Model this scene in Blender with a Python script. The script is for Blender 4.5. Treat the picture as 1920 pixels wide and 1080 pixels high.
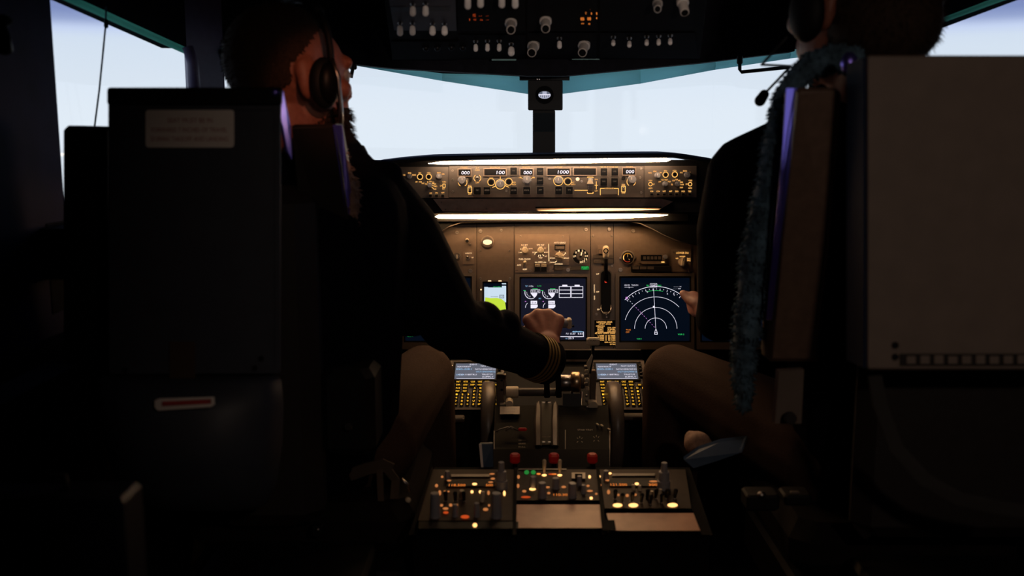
import bpy, math, random
from mathutils import Vector, Matrix, Euler
random.seed(7)
S = bpy.context.scene
for o in list(bpy.data.objects): bpy.data.objects.remove(o)
COL = S.collection

# ------------------------------------------------------------------ camera, sky, light, exposure
F = 35.0 / 36.0 * 1920.0
PITCH = math.radians(8.83)
CAM = Vector((-0.086, 0.0, 1.28))
cd = bpy.data.cameras.new('camera'); cam = bpy.data.objects.new('camera', cd); COL.objects.link(cam)
cam.location = CAM; cam.rotation_euler = (math.radians(90) - PITCH, 0, 0)
cd.lens = 35; cd.sensor_width = 36; cd.clip_start = 0.02
cd.dof.use_dof = True; cd.dof.focus_distance = 2.6; cd.dof.aperture_fstop = 2.8
S.camera = cam
vs = S.view_settings
S.display_settings.display_device = 'sRGB'
vs.view_transform = 'Standard'; vs.look = 'None'; vs.exposure = 0.0; vs.gamma = 1.0; vs.use_curve_mapping = False
S.cycles.use_denoising = True
S.cycles.max_bounces = 6; S.cycles.transparent_max_bounces = 10
S.cycles.sample_clamp_indirect = 4.0

# the visual-system dome outside: pale blue-white below about six degrees, darker blue above its edge
W = bpy.data.worlds.new('world'); S.world = W; W.use_nodes = True
nt = W.node_tree; nt.nodes.clear()
tc = nt.nodes.new('ShaderNodeTexCoord'); sx = nt.nodes.new('ShaderNodeSeparateXYZ')
mr = nt.nodes.new('ShaderNodeMapRange'); mr.inputs[1].default_value = -1; mr.inputs[2].default_value = 1
rp = nt.nodes.new('ShaderNodeValToRGB'); bg = nt.nodes.new('ShaderNodeBackground'); wo = nt.nodes.new('ShaderNodeOutputWorld')
nt.links.new(tc.outputs['Generated'], sx.inputs[0]); nt.links.new(sx.outputs[2], mr.inputs[0])
nt.links.new(mr.outputs[0], rp.inputs[0]); nt.links.new(rp.outputs[0], bg.inputs[0]); nt.links.new(bg.outputs[0], wo.inputs[0])
cr = rp.color_ramp
def el(z): return (z + 1) / 2
stops = [(-0.6, (.01, .012, .02)), (-0.2, (.35, .42, .55)), (-0.11, (.78, .87, .96)), (0.02, (.77, .85, .94)), (0.085, (.70, .80, .93)),
         (0.094, (.60, .70, .94)), (0.104, (.24, .31, .58)), (0.16, (.15, .20, .42)), (0.5, (.03, .04, .10))]
cr.elements[0].position = el(stops[0][0]); cr.elements[0].color = (*stops[0][1], 1)
cr.elements[1].position = el(stops[-1][0]); cr.elements[1].color = (*stops[-1][1], 1)
for z, c in stops[1:-1]:
    e = cr.elements.new(el(z)); e.color = (*c, 1)
bg.inputs[1].default_value = 1.0

def light(name, kind, loc, target, energy, color, size=0.1, spot=None, blend=0.6):
    l = bpy.data.lights.new(name, kind); o = bpy.data.objects.new(name, l); COL.objects.link(o)
    o.location = loc; l.energy = energy; l.color = color
    d = Vector(target) - Vector(loc); o.rotation_euler = d.to_track_quat('-Z', 'Y').to_euler()
    if kind == 'AREA': l.shape = 'DISK'; l.size = size
    else: l.shadow_soft_size = size
    if spot: l.spot_size = math.radians(spot); l.spot_blend = blend
    return o
FLOOD = light('pedestal_flood_bulb', 'SPOT', (0.03, 1.45, 1.70), (0.04, 1.83, 0.6), 1.4, (1.0, .50, .25), .02, 48)
REAR = light('observer_light_bulb', 'SPOT', (0.42, -0.45, 1.72), (0.50, 1.4, 1.05), 20.0, (1.0, .76, .60), .05, 70)
NECKFILL = light('neck_fill_light', 'SPOT', (-0.06, 1.00, 1.66), (-0.42, 1.86, 1.33), 14.0, (1.0, .36, .18), .02, 18)  # unseen narrow spot added to warm the captain's neck
OVHFILL = light('overhead_fill_light', 'SPOT', (0.22, -0.55, 1.30), (0.03, 2.1, 1.51), 66.0, (1.0, .82, .70), .02, 16.5)  # unseen spot added behind the camera to brighten the overhead caps

# ------------------------------------------------------------------ projection helpers (pixel -> world point at a known depth)
fw = Vector((0, math.cos(PITCH), -math.sin(PITCH))); up = Vector((0, math.sin(PITCH), math.cos(PITCH)))
def ray(px, py): return Vector((1, 0, 0)) * ((px - 960) / F) + fw + up * ((540 - py) / F)
def at(px, py, Y):
    d = ray(px, py); return CAM + d * ((Y - CAM.y) / d.y)
class Pl:
    """Plane through two (py, Y) lines, its u axis along the cockpit's width."""
    def __init__(s, py0, Y0, py1, Y1):
        a = at(960, py0, Y0); b = at(960, py1, Y1)
        s.o = b; s.u = Vector((1, 0, 0)); s.v = (a - b).normalized(); s.v.x = 0; s.v.normalize()
        s.n = s.u.cross(s.v)
    def pt(s, px, py, h=0.0):
        d = ray(px, py); o = s.o + s.n * h
        return CAM + d * ((o - CAM).dot(s.n) / d.dot(s.n))
    def k(s, px, py): return (s.pt(px + 1, py) - s.pt(px - 1, py)).length / 2
    def kv(s, px, py): return (s.pt(px, py + 1) - s.pt(px, py - 1)).length / 2

# ------------------------------------------------------------------ materials
MATS = {}
def mat(name, col, rough=.6, metal=0.0, noise=0.0, bump=0.0, scale=60, emit=None, es=0.0, spec=.5, sub=0.0, transl=0.0):
    m = bpy.data.materials.new(name); m.use_nodes = True; t = m.node_tree; b = t.nodes['Principled BSDF']
    b.inputs['Base Color'].default_value = (*col, 1); b.inputs['Roughness'].default_value = rough
    b.inputs['Metallic'].default_value = metal; b.inputs['Specular IOR Level'].default_value = spec
    if sub: b.inputs['Subsurface Weight'].default_value = sub; b.inputs['Subsurface Radius'].default_value = (.01, .004, .002)
    if emit: b.inputs['Emission Color'].default_value = (*emit, 1); b.inputs['Emission Strength'].default_value = es
    if noise or bump:
        c = t.nodes.new('ShaderNodeTexCoord'); n = t.nodes.new('ShaderNodeTexNoise'); n.inputs['Scale'].default_value = scale
        n.inputs['Detail'].default_value = 4; t.links.new(c.outputs['Object'], n.inputs['Vector'])
        if noise:
            r = t.nodes.new('ShaderNodeValToRGB'); r.color_ramp.elements[0].position = .3; r.color_ramp.elements[1].position = .7
            r.color_ramp.elements[0].color = (*[max(0, x * (1 - noise)) for x in col], 1)
            r.color_ramp.elements[1].color = (*[min(1, x * (1 + noise)) for x in col], 1)
            t.links.new(n.outputs[0], r.inputs[0]); t.links.new(r.outputs[0], b.inputs['Base Color'])
        if bump:
            bp = t.nodes.new('ShaderNodeBump'); bp.inputs['Strength'].default_value = bump; bp.inputs['Distance'].default_value = .002
            t.links.new(n.outputs[0], bp.inputs['Height']); t.links.new(bp.outputs[0], b.inputs['Normal'])
    if transl:
        tr = t.nodes.new('ShaderNodeBsdfTranslucent'); tr.inputs[0].default_value = (*col, 1)
        mx = t.nodes.new('ShaderNodeMixShader'); mx.inputs[0].default_value = transl
        out = t.nodes['Material Output']
        t.links.new(b.outputs[0], mx.inputs[1]); t.links.new(tr.outputs[0], mx.inputs[2]); t.links.new(mx.outputs[0], out.inputs[0])
    MATS[name] = m; return m
def glow(name, col, s): return mat(name, (.004, .004, .004), .6, emit=col, es=s, spec=.06)
M_lining = mat('lining', (.004, .004, .007), .8, spec=.1, noise=.3)
M_wall = mat('side_wall', (.018, .017, .070), .7, noise=.2, scale=12, spec=.15)
M_postm = mat('window_post', (.10, .085, .17), .5, noise=.1)
M_floor = mat('floor_carpet', (.012, .012, .014), .95, noise=.5, bump=.5, scale=200)
M_black = mat('black_plastic', (.005, .005, .006), .6, spec=.2)
M_ovh = mat('overhead_black', (.003, .003, .0035), .8, spec=.08)
M_gloss = mat('black_gloss', (.004, .004, .005), .4, spec=.12)
M_panel = mat('panel_brown', (.135, .098, .076), .36, noise=.08, scale=90)
M_plate = mat('plate_brown', (.18, .13, .10), .36, noise=.06, scale=90)
M_dpanel = mat('panel_dark_brown', (.075, .06, .052), .5, noise=.1)
M_mcp = mat('glareshield_panel_grey', (.085, .068, .060), .5, noise=.06)
M_bezel = mat('bezel', (.13, .105, .088), .42, noise=.05)
M_lip = mat('glareshield_lip', (.13, .10, .08), .38, noise=.1)
M_radio = mat('radio_plate', (.040, .027, .021), .6, spec=.15, noise=.1)
M_stand = mat('stand_black', (.005, .0042, .004), .7, spec=.08)
M_steel = mat('steel', (.35, .33, .32), .3, metal=1)
M_brass = mat('brass_metal', (.55, .40, .25), .32, metal=1)
M_screw = mat('screw', (.32, .28, .25), .35, metal=.9)
M_knob = mat('grey_knob', (.22, .22, .25), .5)
M_cream = mat('cream_knob', (.62, .52, .38), .45)
M_cap = mat('toggle_cap', (.90, .84, .80), .4, transl=.5)
M_rot = mat('rotary_knob', (.62, .55, .50), .4, transl=.35)
M_amber = glow('legend_amber', (1.0, .50, .13), 1.5)
M_warmw = glow('legend_warm_white', (1.0, .66, .34), 1.7)
M_dimleg = glow('legend_dim', (.8, .55, .35), .28)
M_seg = glow('digit_white', (1.0, .86, .96), 1.6)
M_key = glow('key_yellow', (1.0, .50, .035), 1.4)
M_orange = glow('digit_orange', (1.0, .26, .04), 1.0)
M_orange2 = glow('annunciator_orange', (1.0, .12, .02), .5)
M_lampw = glow('indicator_lamp', (1.0, .50, .16), 2.2)
M_lampd = glow('indicator_lamp_dim', (1.0, .34, .10), .5)
M_green = glow('lamp_green', (.05, .8, .12), .22)
M_gled = glow('green_annunciator', (.03, .45, .08), .35)
M_redl = glow('lamp_red', (1.0, .06, .03), .8)
M_strip = glow('light_strip_glow', (1.0, .66, .39), 42)
M_striplo = glow('light_strip_glow_low', (1.0, .57, .26), 50)
M_lipglare = glow('lip_glare_glow', (1.0, .55, .24), 3.2)
M_scr = glow('screen_dark', (.0075, .0085, .019), .9)
M_scrnd = glow('screen_navy', (.0012, .0036, .009), .9)
M_scrcdu = glow('screen_grey', (.13, .14, .18), .9)
M_scrsky = glow('screen_sky', (.60, .74, .86), 1.0)
M_scryel = glow('screen_yellow', (.55, .75, .05), 1.0)
M_white = glow('symbol_white', (.90, .86, 1.0), 1.0)
M_sgreen = glow('symbol_green', (.04, .8, .18), .9)
M_smag = glow('symbol_magenta', (.85, .30, .95), .9)
M_sorange = glow('symbol_orange', (1.0, .28, .03), .9)
M_scyan = glow('symbol_cyan', (.35, .65, 1.0), 1.0)
M_red = mat('red_plastic', (.34, .008, .006), .35, emit=(1, .02, .01), es=.02)
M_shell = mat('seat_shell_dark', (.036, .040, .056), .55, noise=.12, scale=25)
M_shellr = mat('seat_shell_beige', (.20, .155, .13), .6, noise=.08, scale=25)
M_pan = mat('seat_pan', (.008, .006, .006), .8, spec=.1)
M_cushd = mat('seat_leather_brown', (.014, .010, .009), .6, bump=.2, noise=.15)
M_edge = mat('polished_edge', (.26, .20, .92), .32, metal=.9)  # violet window reflection is put into the metal's base colour
M_label = mat('placard', (.85, .76, .70), .6)
M_redink = mat('red_ink', (.35, .05, .05), .7)
M_jacket = mat('uniform_navy', (.0035, .0035, .007), .95, noise=.3, bump=.4, scale=400, spec=.03)
M_trous = mat('trousers_khaki', (.055, .032, .023), .9, noise=.2, bump=.4, scale=350, spec=.1)
M_gold = mat('gold_braid', (.24, .15, .035), .5, metal=.3)
M_skin = mat('skin', (.28, .10, .065), .55, noise=.12, bump=.15, scale=120, sub=.1)
M_hair = mat('hair', (.035, .020, .013), .8, noise=.4, bump=.8, scale=300, spec=.2)
M_eye = mat('eye_white', (.3, .3, .3), .4)
M_iris = mat('iris', (.03, .02, .015), .2)
M_fleeceg = mat('fleece_teal', (.07, .13, .19), .95, noise=.45, scale=45)
M_fleecer = mat('fleece_patterned', (.22, .13, .10), .95, noise=.6, scale=25)
M_blue = mat('folder_blue', (.045, .08, .14), .6, noise=.1)
M_web = mat('webbing', (.06, .04, .026), .8, bump=.3)
M_tan = mat('tan_leather', (.28, .17, .12), .8, noise=.4, bump=.6, scale=60)
M_case = mat('case_blue_black', (.012, .016, .032), .5, noise=.1)
M_seal = mat('window_seal', (.62, 1.0, 1.0), .5, noise=.10, scale=6, transl=1.0)
M_seal2 = mat('window_seal_green', (.45, 1.0, .85), .5, noise=.1, scale=6, transl=.85)
# glass: mostly clear with a faint reflection
M_glass = bpy.data.materials.new('glass'); M_glass.use_nodes = True
t = M_glass.node_tree; t.nodes.clear()
a = t.nodes.new('ShaderNodeBsdfTransparent'); a.inputs[0].default_value = (.995, .998, 1, 1)
b = t.nodes.new('ShaderNodeBsdfGlossy'); b.inputs['Roughness'].default_value = .02; x = t.nodes.new('ShaderNodeMixShader'); x.inputs[0].default_value = .03
o = t.nodes.new('ShaderNodeOutputMaterial'); t.links.new(a.outputs[0], x.inputs[1]); t.links.new(b.outputs[0], x.inputs[2]); t.links.new(x.outputs[0], o.inputs[0])

# ------------------------------------------------------------------ building helpers
ORG = {}
def props(o, label=None, cat=None, group=None, kind=None):
    if label: o['label'] = label
    if cat: o['category'] = cat
    if group: o['group'] = group
    if kind: o['kind'] = kind
    return o
def thing(name, label, cat, loc, group=None):
    o = bpy.data.objects.new(name, None); o.empty_display_size = .02; COL.objects.link(o); o.location = loc
    ORG[o.name] = Vector(loc); return props(o, label, cat, group)
def link(name, me, parent=None):
    """me holds world coordinates; re-centre it on its own origin."""
    co = [v.co for v in me.vertices]
    lo = Vector([min(c[i] for c in co) for i in range(3)]); hi = Vector([max(c[i] for c in co) for i in range(3)])
    c = (lo + hi) / 2
    if parent is None: c.z = lo.z
    me.transform(Matrix.Translation(-c))
    o = bpy.data.objects.new(name, me); COL.objects.link(o)
    if parent is not None: o.parent = parent; o.location = c - ORG[parent.name]
    else: o.location = c
    ORG[o.name] = c; return o
TXT = {}
def textmesh(s):
    if s not in TXT:
        cu = bpy.data.curves.new('t', 'FONT'); cu.body = s; cu.align_x = 'CENTER'; cu.size = 1; cu.resolution_u = 2
        ob = bpy.data.objects.new('t', cu); COL.objects.link(ob)
        me = bpy.data.meshes.new_from_object(ob.evaluated_get(bpy.context.evaluated_depsgraph_get()))
        vs_ = [v.co.copy() for v in me.vertices]; fs = [tuple(p.vertices) for p in me.polygons]
        bpy.data.objects.remove(ob); bpy.data.curves.remove(cu); bpy.data.meshes.remove(me)
        if vs_:
            x0 = min(v.x for v in vs_); x1 = max(v.x for v in vs_); y0 = min(v.y for v in vs_); y1 = max(v.y for v in vs_)
        else: x0 = x1 = y0 = y1 = 0
        TXT[s] = (vs_, fs, x0, x1, y0, y1)
    return TXT[s]
def rr(x0, y0, x1, y1, r=0, n=4):
    if r <= 0: return [(x0, y1), (x1, y1), (x1, y0), (x0, y0)]
    out = []
    for cx, cy, a0 in ((x0 + r, y1 - r, 90), (x1 - r, y1 - r, 0), (x1 - r, y0 + r, -90), (x0 + r, y0 + r, 180)):
        pass
    for cx, cy, a0 in ((x0 + r, y1 - r, 180), (x1 - r, y1 - r, 270), (x1 - r, y0 + r, 0), (x0 + r, y0 + r, 90)):
        for i in range(n + 1):
            a = math.radians(a0 + 90 * i / n); out.append((cx + r * math.cos(a), cy - r * math.sin(a)))
    return out
class MB:
    def __init__(s): s.v = []; s.f = []; s.mi = []; s.sm = []; s.mats = []
    def m(s, mt):
        if mt not in s.mats: s.mats.append(mt)
        return s.mats.index(mt)
    def add(s, vs_, fs, mt, smooth=False):
        b = len(s.v); s.v += [Vector(v) for v in vs_]; k = s.m(mt)
        for f in fs: s.f.append(tuple(i + b for i in f)); s.mi.append(k); s.sm.append(smooth)
        return s
    def loft(s, loops, mt, cap0=True, cap1=True, smooth=False, wrap=False):
        n = len(loops[0]); vs_ = [p for l in loops for p in l]; fs = []
        L = len(loops)
        for j in range(L if wrap else L - 1):
            a = j * n; b = ((j + 1) % L) * n
            for i in range(n):
                i2 = (i + 1) % n; fs.append((a + i, a + i2, b + i2, b + i))
        if cap0 and not wrap: fs.append(tuple(reversed(range(n))))
        if cap1 and not wrap: fs.append(tuple((L - 1) * n + i for i in range(n)))
        return s.add(vs_, fs, mt, smooth)
    def poly(s, P, pts, h0, h1, mt):       # px polygon, counter-clockwise seen from the viewer
        ar = sum(pts[i][0] * pts[(i + 1) % len(pts)][1] - pts[(i + 1) % len(pts)][0] * pts[i][1] for i in range(len(pts)))
        if ar > 0: pts = pts[::-1]
        return s.loft([[P.pt(x, y, h0) for x, y in pts], [P.pt(x, y, h1) for x, y in pts]], mt)
    def box(s, P, x0, y0, x1, y1, h0, h1, mt, r=0, ch=0):
        if ch:
            L = [[P.pt(x, y, h0) for x, y in rr(x0, y0, x1, y1, r)], [P.pt(x, y, h1 - ch * .0012) for x, y in rr(x0, y0, x1, y1, r)],
                 [P.pt(x, y, h1) for x, y in rr(x0 + ch, y0 + ch, x1 - ch, y1 - ch, max(0, r - ch) if r else 0)]]
            if len(L[2]) == len(L[1]): return s.loft(L, mt)
        return s.poly(P, rr(x0, y0, x1, y1, r), h0, h1, mt)
    def quad(s, P, x0, y0, x1, y1, h, mt):
        return s.add([P.pt(x0, y1, h), P.pt(x1, y1, h), P.pt(x1, y0, h), P.pt(x0, y0, h)], [(0, 1, 2, 3)], mt)
    def flat(s, P, pts, h, mt):
        return s.add([P.pt(x, y, h) for x, y in pts], [tuple(range(len(pts)))], mt)
    def frame(s, P, outer, inner, h0, h1, mt):
        lo = [[P.pt(x, y, h) for x, y in l] for l, h in ((outer, h0), (outer, h1), (inner, h1), (inner, h0))]
        return s.loft(lo, mt, wrap=True)
    def circ(s, P, px, py, r, h, n=24, a0=0, a1=360):
        c = P.pt(px, py, h); rm = r * P.k(px, py)
        return [c + P.u * (rm * math.cos(math.radians(a0 + (a1 - a0) * i / n))) + P.v * (rm * math.sin(math.radians(a0 + (a1 - a0) * i / n))) for i in range(n)]
    def cyl(s, P, px, py, r, h0, h1, mt, r1=None, n=24, smooth=True):
        r1 = r if r1 is None else r1
        a = s.circ(P, px, py, r, h0, n); c0 = P.pt(px, py, h0)
        km = P.k(px, py)
        def lp(rad, h):
            c = c0 + P.n * (h - h0); return [c + P.u * (rad * km * math.cos(2 * math.pi * i / n)) + P.v * (rad * km * math.sin(2 * math.pi * i / n)) for i in range(n)]
        s.loft([lp(r, h0), lp(r1, h1 - .0008), lp(r1 * .9, h1)], mt, smooth=False)
        return s
    def ring(s, P, px, py, r0, r1, h, mt, a0=0, a1=360, n=36, th=.0006):
        full = abs(a1 - a0) >= 360; N = n if full else n + 1
        c = P.pt(px, py, h); km = P.k(px, py); vs_ = []; fs = []
        for i in range(N):
            a = math.radians(a0 + (a1 - a0) * i / n); d = P.u * math.cos(a) + P.v * math.sin(a)
            vs_ += [c + d * (r0 * km), c + d * (r1 * km)]
        for i in range(N if full else N - 1):
            a = 2 * i; b = (2 * i + 2) % (2 * N); fs.append((a, a + 1, b + 1, b))
        return s.add(vs_, fs, mt)
    def line(s, P, x0, y0, x1, y1, w, h, mt):
        a = P.pt(x0, y0, h); b = P.pt(x1, y1, h); d = (b - a).normalized(); q = d.cross(P.n) * (w / 2 * P.k(x0, y0))
        return s.add([a - q, a + q, b + q, b - q], [(0, 1, 2, 3)], mt)
    def text(s, P, st, px, py, size, h, mt, width=None, shear=0, rot=0):
        vs_, fs, x0, x1, y0, y1 = textmesh(st)
        if not vs_: return s
        kk = P.k(px, py); kv = P.kv(px, py); H = max(y1 - y0, .5)
        sy = size * kv / H; sx_ = (width * kk / (x1 - x0)) if width else size * kk / H
        c = P.pt(px, py, h); cx = (x0 + x1) / 2; cy = (y0 + y1) / 2; ca = math.cos(rot); sa = math.sin(rot); out = []
        for v in vs_:
            X = (v.x - cx) * sx_; Y = (v.y - cy) * sy; X += shear * Y
            out.append(c + P.u * (X * ca - Y * sa) + P.v * (X * sa + Y * ca))
        return s.add(out, fs, mt)
    def tube(s, pts, rad, mt, n=10, smooth=True):
        pts = [Vector(p) for p in pts]; rad = rad if isinstance(rad, (list, tuple)) else [rad] * len(pts)
        loops = []; ref = Vector((0, 0, 1))
        for i, p in enumerate(pts):
            d = (pts[min(i + 1, len(pts) - 1)] - pts[max(i - 1, 0)]).normalized()
            if abs(d.dot(ref)) > .95: ref = Vector((0, 1, 0)) if abs(d.y) < .9 else Vector((1, 0, 0))
            a = d.cross(ref).normalized(); b_ = a.cross(d)
            loops.append([p + a * (rad[i] * math.cos(2 * math.pi * k / n)) + b_ * (rad[i] * math.sin(2 * math.pi * k / n)) for k in range(n)])
        return s.loft(loops, mt, smooth=smooth)
    def capsule(s, a, b, r0, r1, mt, n=14, rings=4):
        a = Vector(a); b = Vector(b); d = (b - a).normalized(); pts = []; rad = []
        for i in range(rings + 1):
            t_ = math.pi / 2 * i / rings; pts.append(a - d * (r0 * math.cos(t_))); rad.append(max(r0 * math.sin(t_), 1e-4))
        for i in range(rings + 1):
            t_ = math.pi / 2 * i / rings; pts.append(b + d * (r1 * math.sin(t_))); rad.append(max(r1 * math.cos(t_), 1e-4))
        ref = Vector((0, 0, 1)) if abs(d.z) < .9 else Vector((0, 1, 0))
        u = d.cross(ref).normalized(); w = u.cross(d)
        return s.loft([[p + u * (r * math.cos(2 * math.pi * k / n)) + w * (r * math.sin(2 * math.pi * k / n)) for k in range(n)] for p, r in zip(pts, rad)], mt, smooth=True)
    def ell(s, c, r, mt, rot=None, nu=20, nv=12):
        c = Vector(c); R = rot or Matrix.Identity(3); loops = []
        for j in range(nv + 1):
            t_ = math.pi * (j + .02) / (nv + .04)
            loops.append([c + R @ Vector((r[0] * math.sin(t_) * math.cos(2 * math.pi * k / nu), r[1] * math.sin(t_) * math.sin(2 * math.pi * k / nu), -r[2] * math.cos(t_))) for k in range(nu)])
        return s.loft(loops, mt, smooth=True)
    def bx(s, c, sz, mt, rot=None, ch=.004):
        """chamfered box, centre c, full size sz"""
        c = Vector(c); R = rot or Matrix.Identity(3); hx, hy, hz = [q / 2 for q in sz]; ch = min(ch, hx * .9, hy * .9, hz * .9)
        def lp(ix, z): return [c + R @ Vector(p) for p in ((-hx + ix, -hy + ix + ch, z), (-hx + ix + ch, -hy + ix, z), (hx - ix - ch, -hy + ix, z), (hx - ix, -hy + ix + ch, z),
                                                         (hx - ix, hy - ix - ch, z), (hx - ix - ch, hy - ix, z), (-hx + ix + ch, hy - ix, z), (-hx + ix, hy - ix - ch, z))]
        return s.loft([lp(ch * .8, -hz), lp(0, -hz + ch), lp(0, hz - ch), lp(ch * .8, hz)], mt)
    def slab(s, pts, off, mt):
        """polygon in space extruded by the vector off"""
        off = Vector(off); return s.loft([pts, [Vector(p) + off for p in pts]], mt)
    def mesh(s, name):
        me = bpy.data.meshes.new(name); me.from_pydata([tuple(v) for v in s.v], [], s.f)
        for m_ in s.mats: me.materials.append(m_)
        me.polygons.foreach_set('material_index', s.mi); me.polygons.foreach_set('use_smooth', s.sm); me.update(); return me
    def build(s, name, parent=None, label=None, cat=None, group=None, kind=None, fix=True):
        me = s.mesh(name)
        if fix and len(s.f) > 0:
            import bmesh
            bm = bmesh.new(); bm.from_mesh(me); bmesh.ops.recalc_face_normals(bm, faces=bm.faces); bm.to_mesh(me); bm.free()
        return props(link(name, me, parent), label, cat, group, kind)
def remesh(mb, name, voxel, smooth, mt, parent, label=None):
    """union of the solids in mb as one continuous surface"""
    me = mb.mesh(name); ob = bpy.data.objects.new('tmp', me); COL.objects.link(ob)
    r = ob.modifiers.new('r', 'REMESH'); r.mode = 'VOXEL'; r.voxel_size = voxel
    q = ob.modifiers.new('s', 'SMOOTH'); q.iterations = smooth; q.factor = .5
    out = bpy.data.meshes.new_from_object(ob.evaluated_get(bpy.context.evaluated_depsgraph_get()))
    bpy.data.objects.remove(ob)
    out.materials.clear(); out.materials.append(mt); out.name = name
    for p in out.polygons: p.use_smooth = True; p.material_index = 0
    return props(link(name, out, parent), label)

# ------------------------------------------------------------------ setting: floor, ceiling, walls, windows
XW, ZC, YB = .95, 1.86, -.75
MB().slab([(-1.05, YB - .05, -.04), (1.05, YB - .05, -.04), (1.05, 3.2, -.04), (-1.05, 3.2, -.04)], (0, 0, .04), M_floor).build('floor', kind='structure')
MB().slab([(-1.05, YB - .05, ZC), (1.05, YB - .05, ZC), (1.05, 3.2, ZC), (-1.05, 3.2, ZC)], (0, 0, .04), M_lining).build('ceiling', kind='structure')
MB().slab([(-1.05, YB - .04, 0), (1.05, YB - .04, 0), (1.05, YB - .04, ZC), (-1.05, YB - .04, ZC)], (0, .04, 0), M_lining).build('wall_back', kind='structure')
SILL = 1.09
def vert(p, z): return Vector((p.x, p.y, z))
def band(mb, pa, pb, za, zb, out, mt):
    """vertical slab over pa-pb between lower heights za[.] and upper zb[.] (pairs), pushed outwards"""
    mb.slab([vert(pa, za[0]), vert(pb, za[1]), vert(pb, zb[1]), vert(pa, zb[0])], out, mt)
# left side wall: aft part, aft window post, opening, forward post
La = at(92, -26, 1.835); Lb = at(350, 91, 2.19); Lc = at(418, 84, 2.28)
Ra = at(1990, -50, 1.90); Rb = at(1715, 55, 2.19); Rc = at(1660, 72, 2.28)
Lo = Vector((-.05, -.01, 0)); Ro = Vector((.05, -.01, 0))
mb = MB()
mb.slab([(-XW, YB, 0), (La.x, La.y - .0, 0), (La.x, La.y, ZC), (-XW, YB, ZC)], (-.04, 0, 0), M_wall)
mb.slab([(-XW, La.y, 0), (-XW, 3.06, 0), (-XW, 3.06, SILL), (-XW, La.y, SILL)], (-.04, 0, 0), M_lining); mb.slab([(-XW, La.y, SILL), vert(La, SILL), vert(Lb, SILL), at(418, 84, 2.28) * 1, (-XW, 2.28, SILL)][:3] + [vert(at(418, 84, 2.28), SILL), (-XW, 2.28, SILL)], (0, 0, -.03), M_lining); band(mb, La, Lb, (La.z, Lb.z), (ZC, ZC), Lo, M_lining)
mb.build('wall_left', kind='structure')
mb = MB()
mb.slab([(XW, YB, 0), (Ra.x, Ra.y, 0), (Ra.x, Ra.y, ZC), (XW, YB, ZC)], (.04, 0, 0), M_wall)
mb.slab([(XW, Ra.y, 0), (XW, 3.06, 0), (XW, 3.06, SILL), (XW, Ra.y, SILL)], (.04, 0, 0), M_lining); mb.slab([(XW, Ra.y, SILL), vert(Ra, SILL), vert(Rb, SILL), vert(Rc, SILL), (XW, 2.28, SILL)], (0, 0, -.03), M_lining); band(mb, Ra, Rb, (Ra.z, Rb.z), (ZC, ZC), Ro, M_lining)
mb.build('wall_right', kind='structure')
# posts between side windows and windshields
mb = MB()
def post(mb, pa, pb, mt, dy=0):
    mb.slab([vert(pa, SILL), vert(pb, SILL), vert(pb, ZC), vert(pa, ZC)], (-.025, .06, 0) if pa.x < 0 else (.025, .06, 0), mt)
post(mb, Lb, Lc, M_postm)
mb.tube([at(352, 88, 2.15), at(362, 120, 2.15), at(368, 200, 2.15)], .012, M_postm)
mb.build('trim_1', kind='structure')
mb = MB(); post(mb, Rb, Rc, M_postm); mb.build('trim_2', kind='structure')
# aft window post on the left (black), in front of the lit side wall
mb = MB(); mb.bx((-.935, 1.765, 1.33), (.03, .12, 1.0), M_lining, ch=.008); mb.bx((-.93, 1.80, 1.04), (.04, .10, .18), M_lining, ch=.01); mb.build('trim_3', kind='structure')
mb = MB(); mb.tube([at(8, 38, 1.50), at(2, 60, 1.48), at(10, 95, 1.50)], .011, M_black); hook = None
mb.build('coat_hook', None, 'small black loop hook high on the left side wall at the picture edge', 'hook')
# front windshields
LW = [(418, 84, 2.28), (655, 114, 2.53), (830, 138, 2.80), (1000, 141, 2.98)]
RW = [(1040, 141, 2.98), (1200, 128, 2.84), (1340, 112, 2.66), (1480, 94, 2.50), (1660, 72, 2.28)]
LWp = [at(*q) for q in LW]; RWp = [at(*q) for q in RW]
LG = [at(418, 111, 2.28), at(655, 121, 2.53), at(830, 152, 2.80), at(1000, 178, 2.98)]
RG = [at(1040, 178, 2.98), at(1200, 157, 2.84), at(1340, 131, 2.66), at(1480, 110, 2.50), at(1660, 90, 2.28)]
mb = MB()
for A in (LWp, RWp):
    for i in range(len(A) - 1):
        mb.slab([vert(A[i], SILL), vert(A[i + 1], SILL), (A[i + 1].x, 3.06, SILL), (A[i].x, 3.06, SILL)], (0, 0, -.03), M_lining)
        band(mb, A[i], A[i + 1], (A[i].z, A[i + 1].z), (ZC, ZC), (0, .05, 0), M_lining)
band(mb, LWp[-1], RWp[0], (SILL, SILL), (ZC, ZC), (0, .06, 0), M_lining)
mb.slab([(-XW, 3.06, 0), (XW, 3.06, 0), (XW, 3.06, SILL), (-XW, 3.06, SILL)], (0, .05, 0), M_lining)
mb.build('wall_front', kind='structure')
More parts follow.
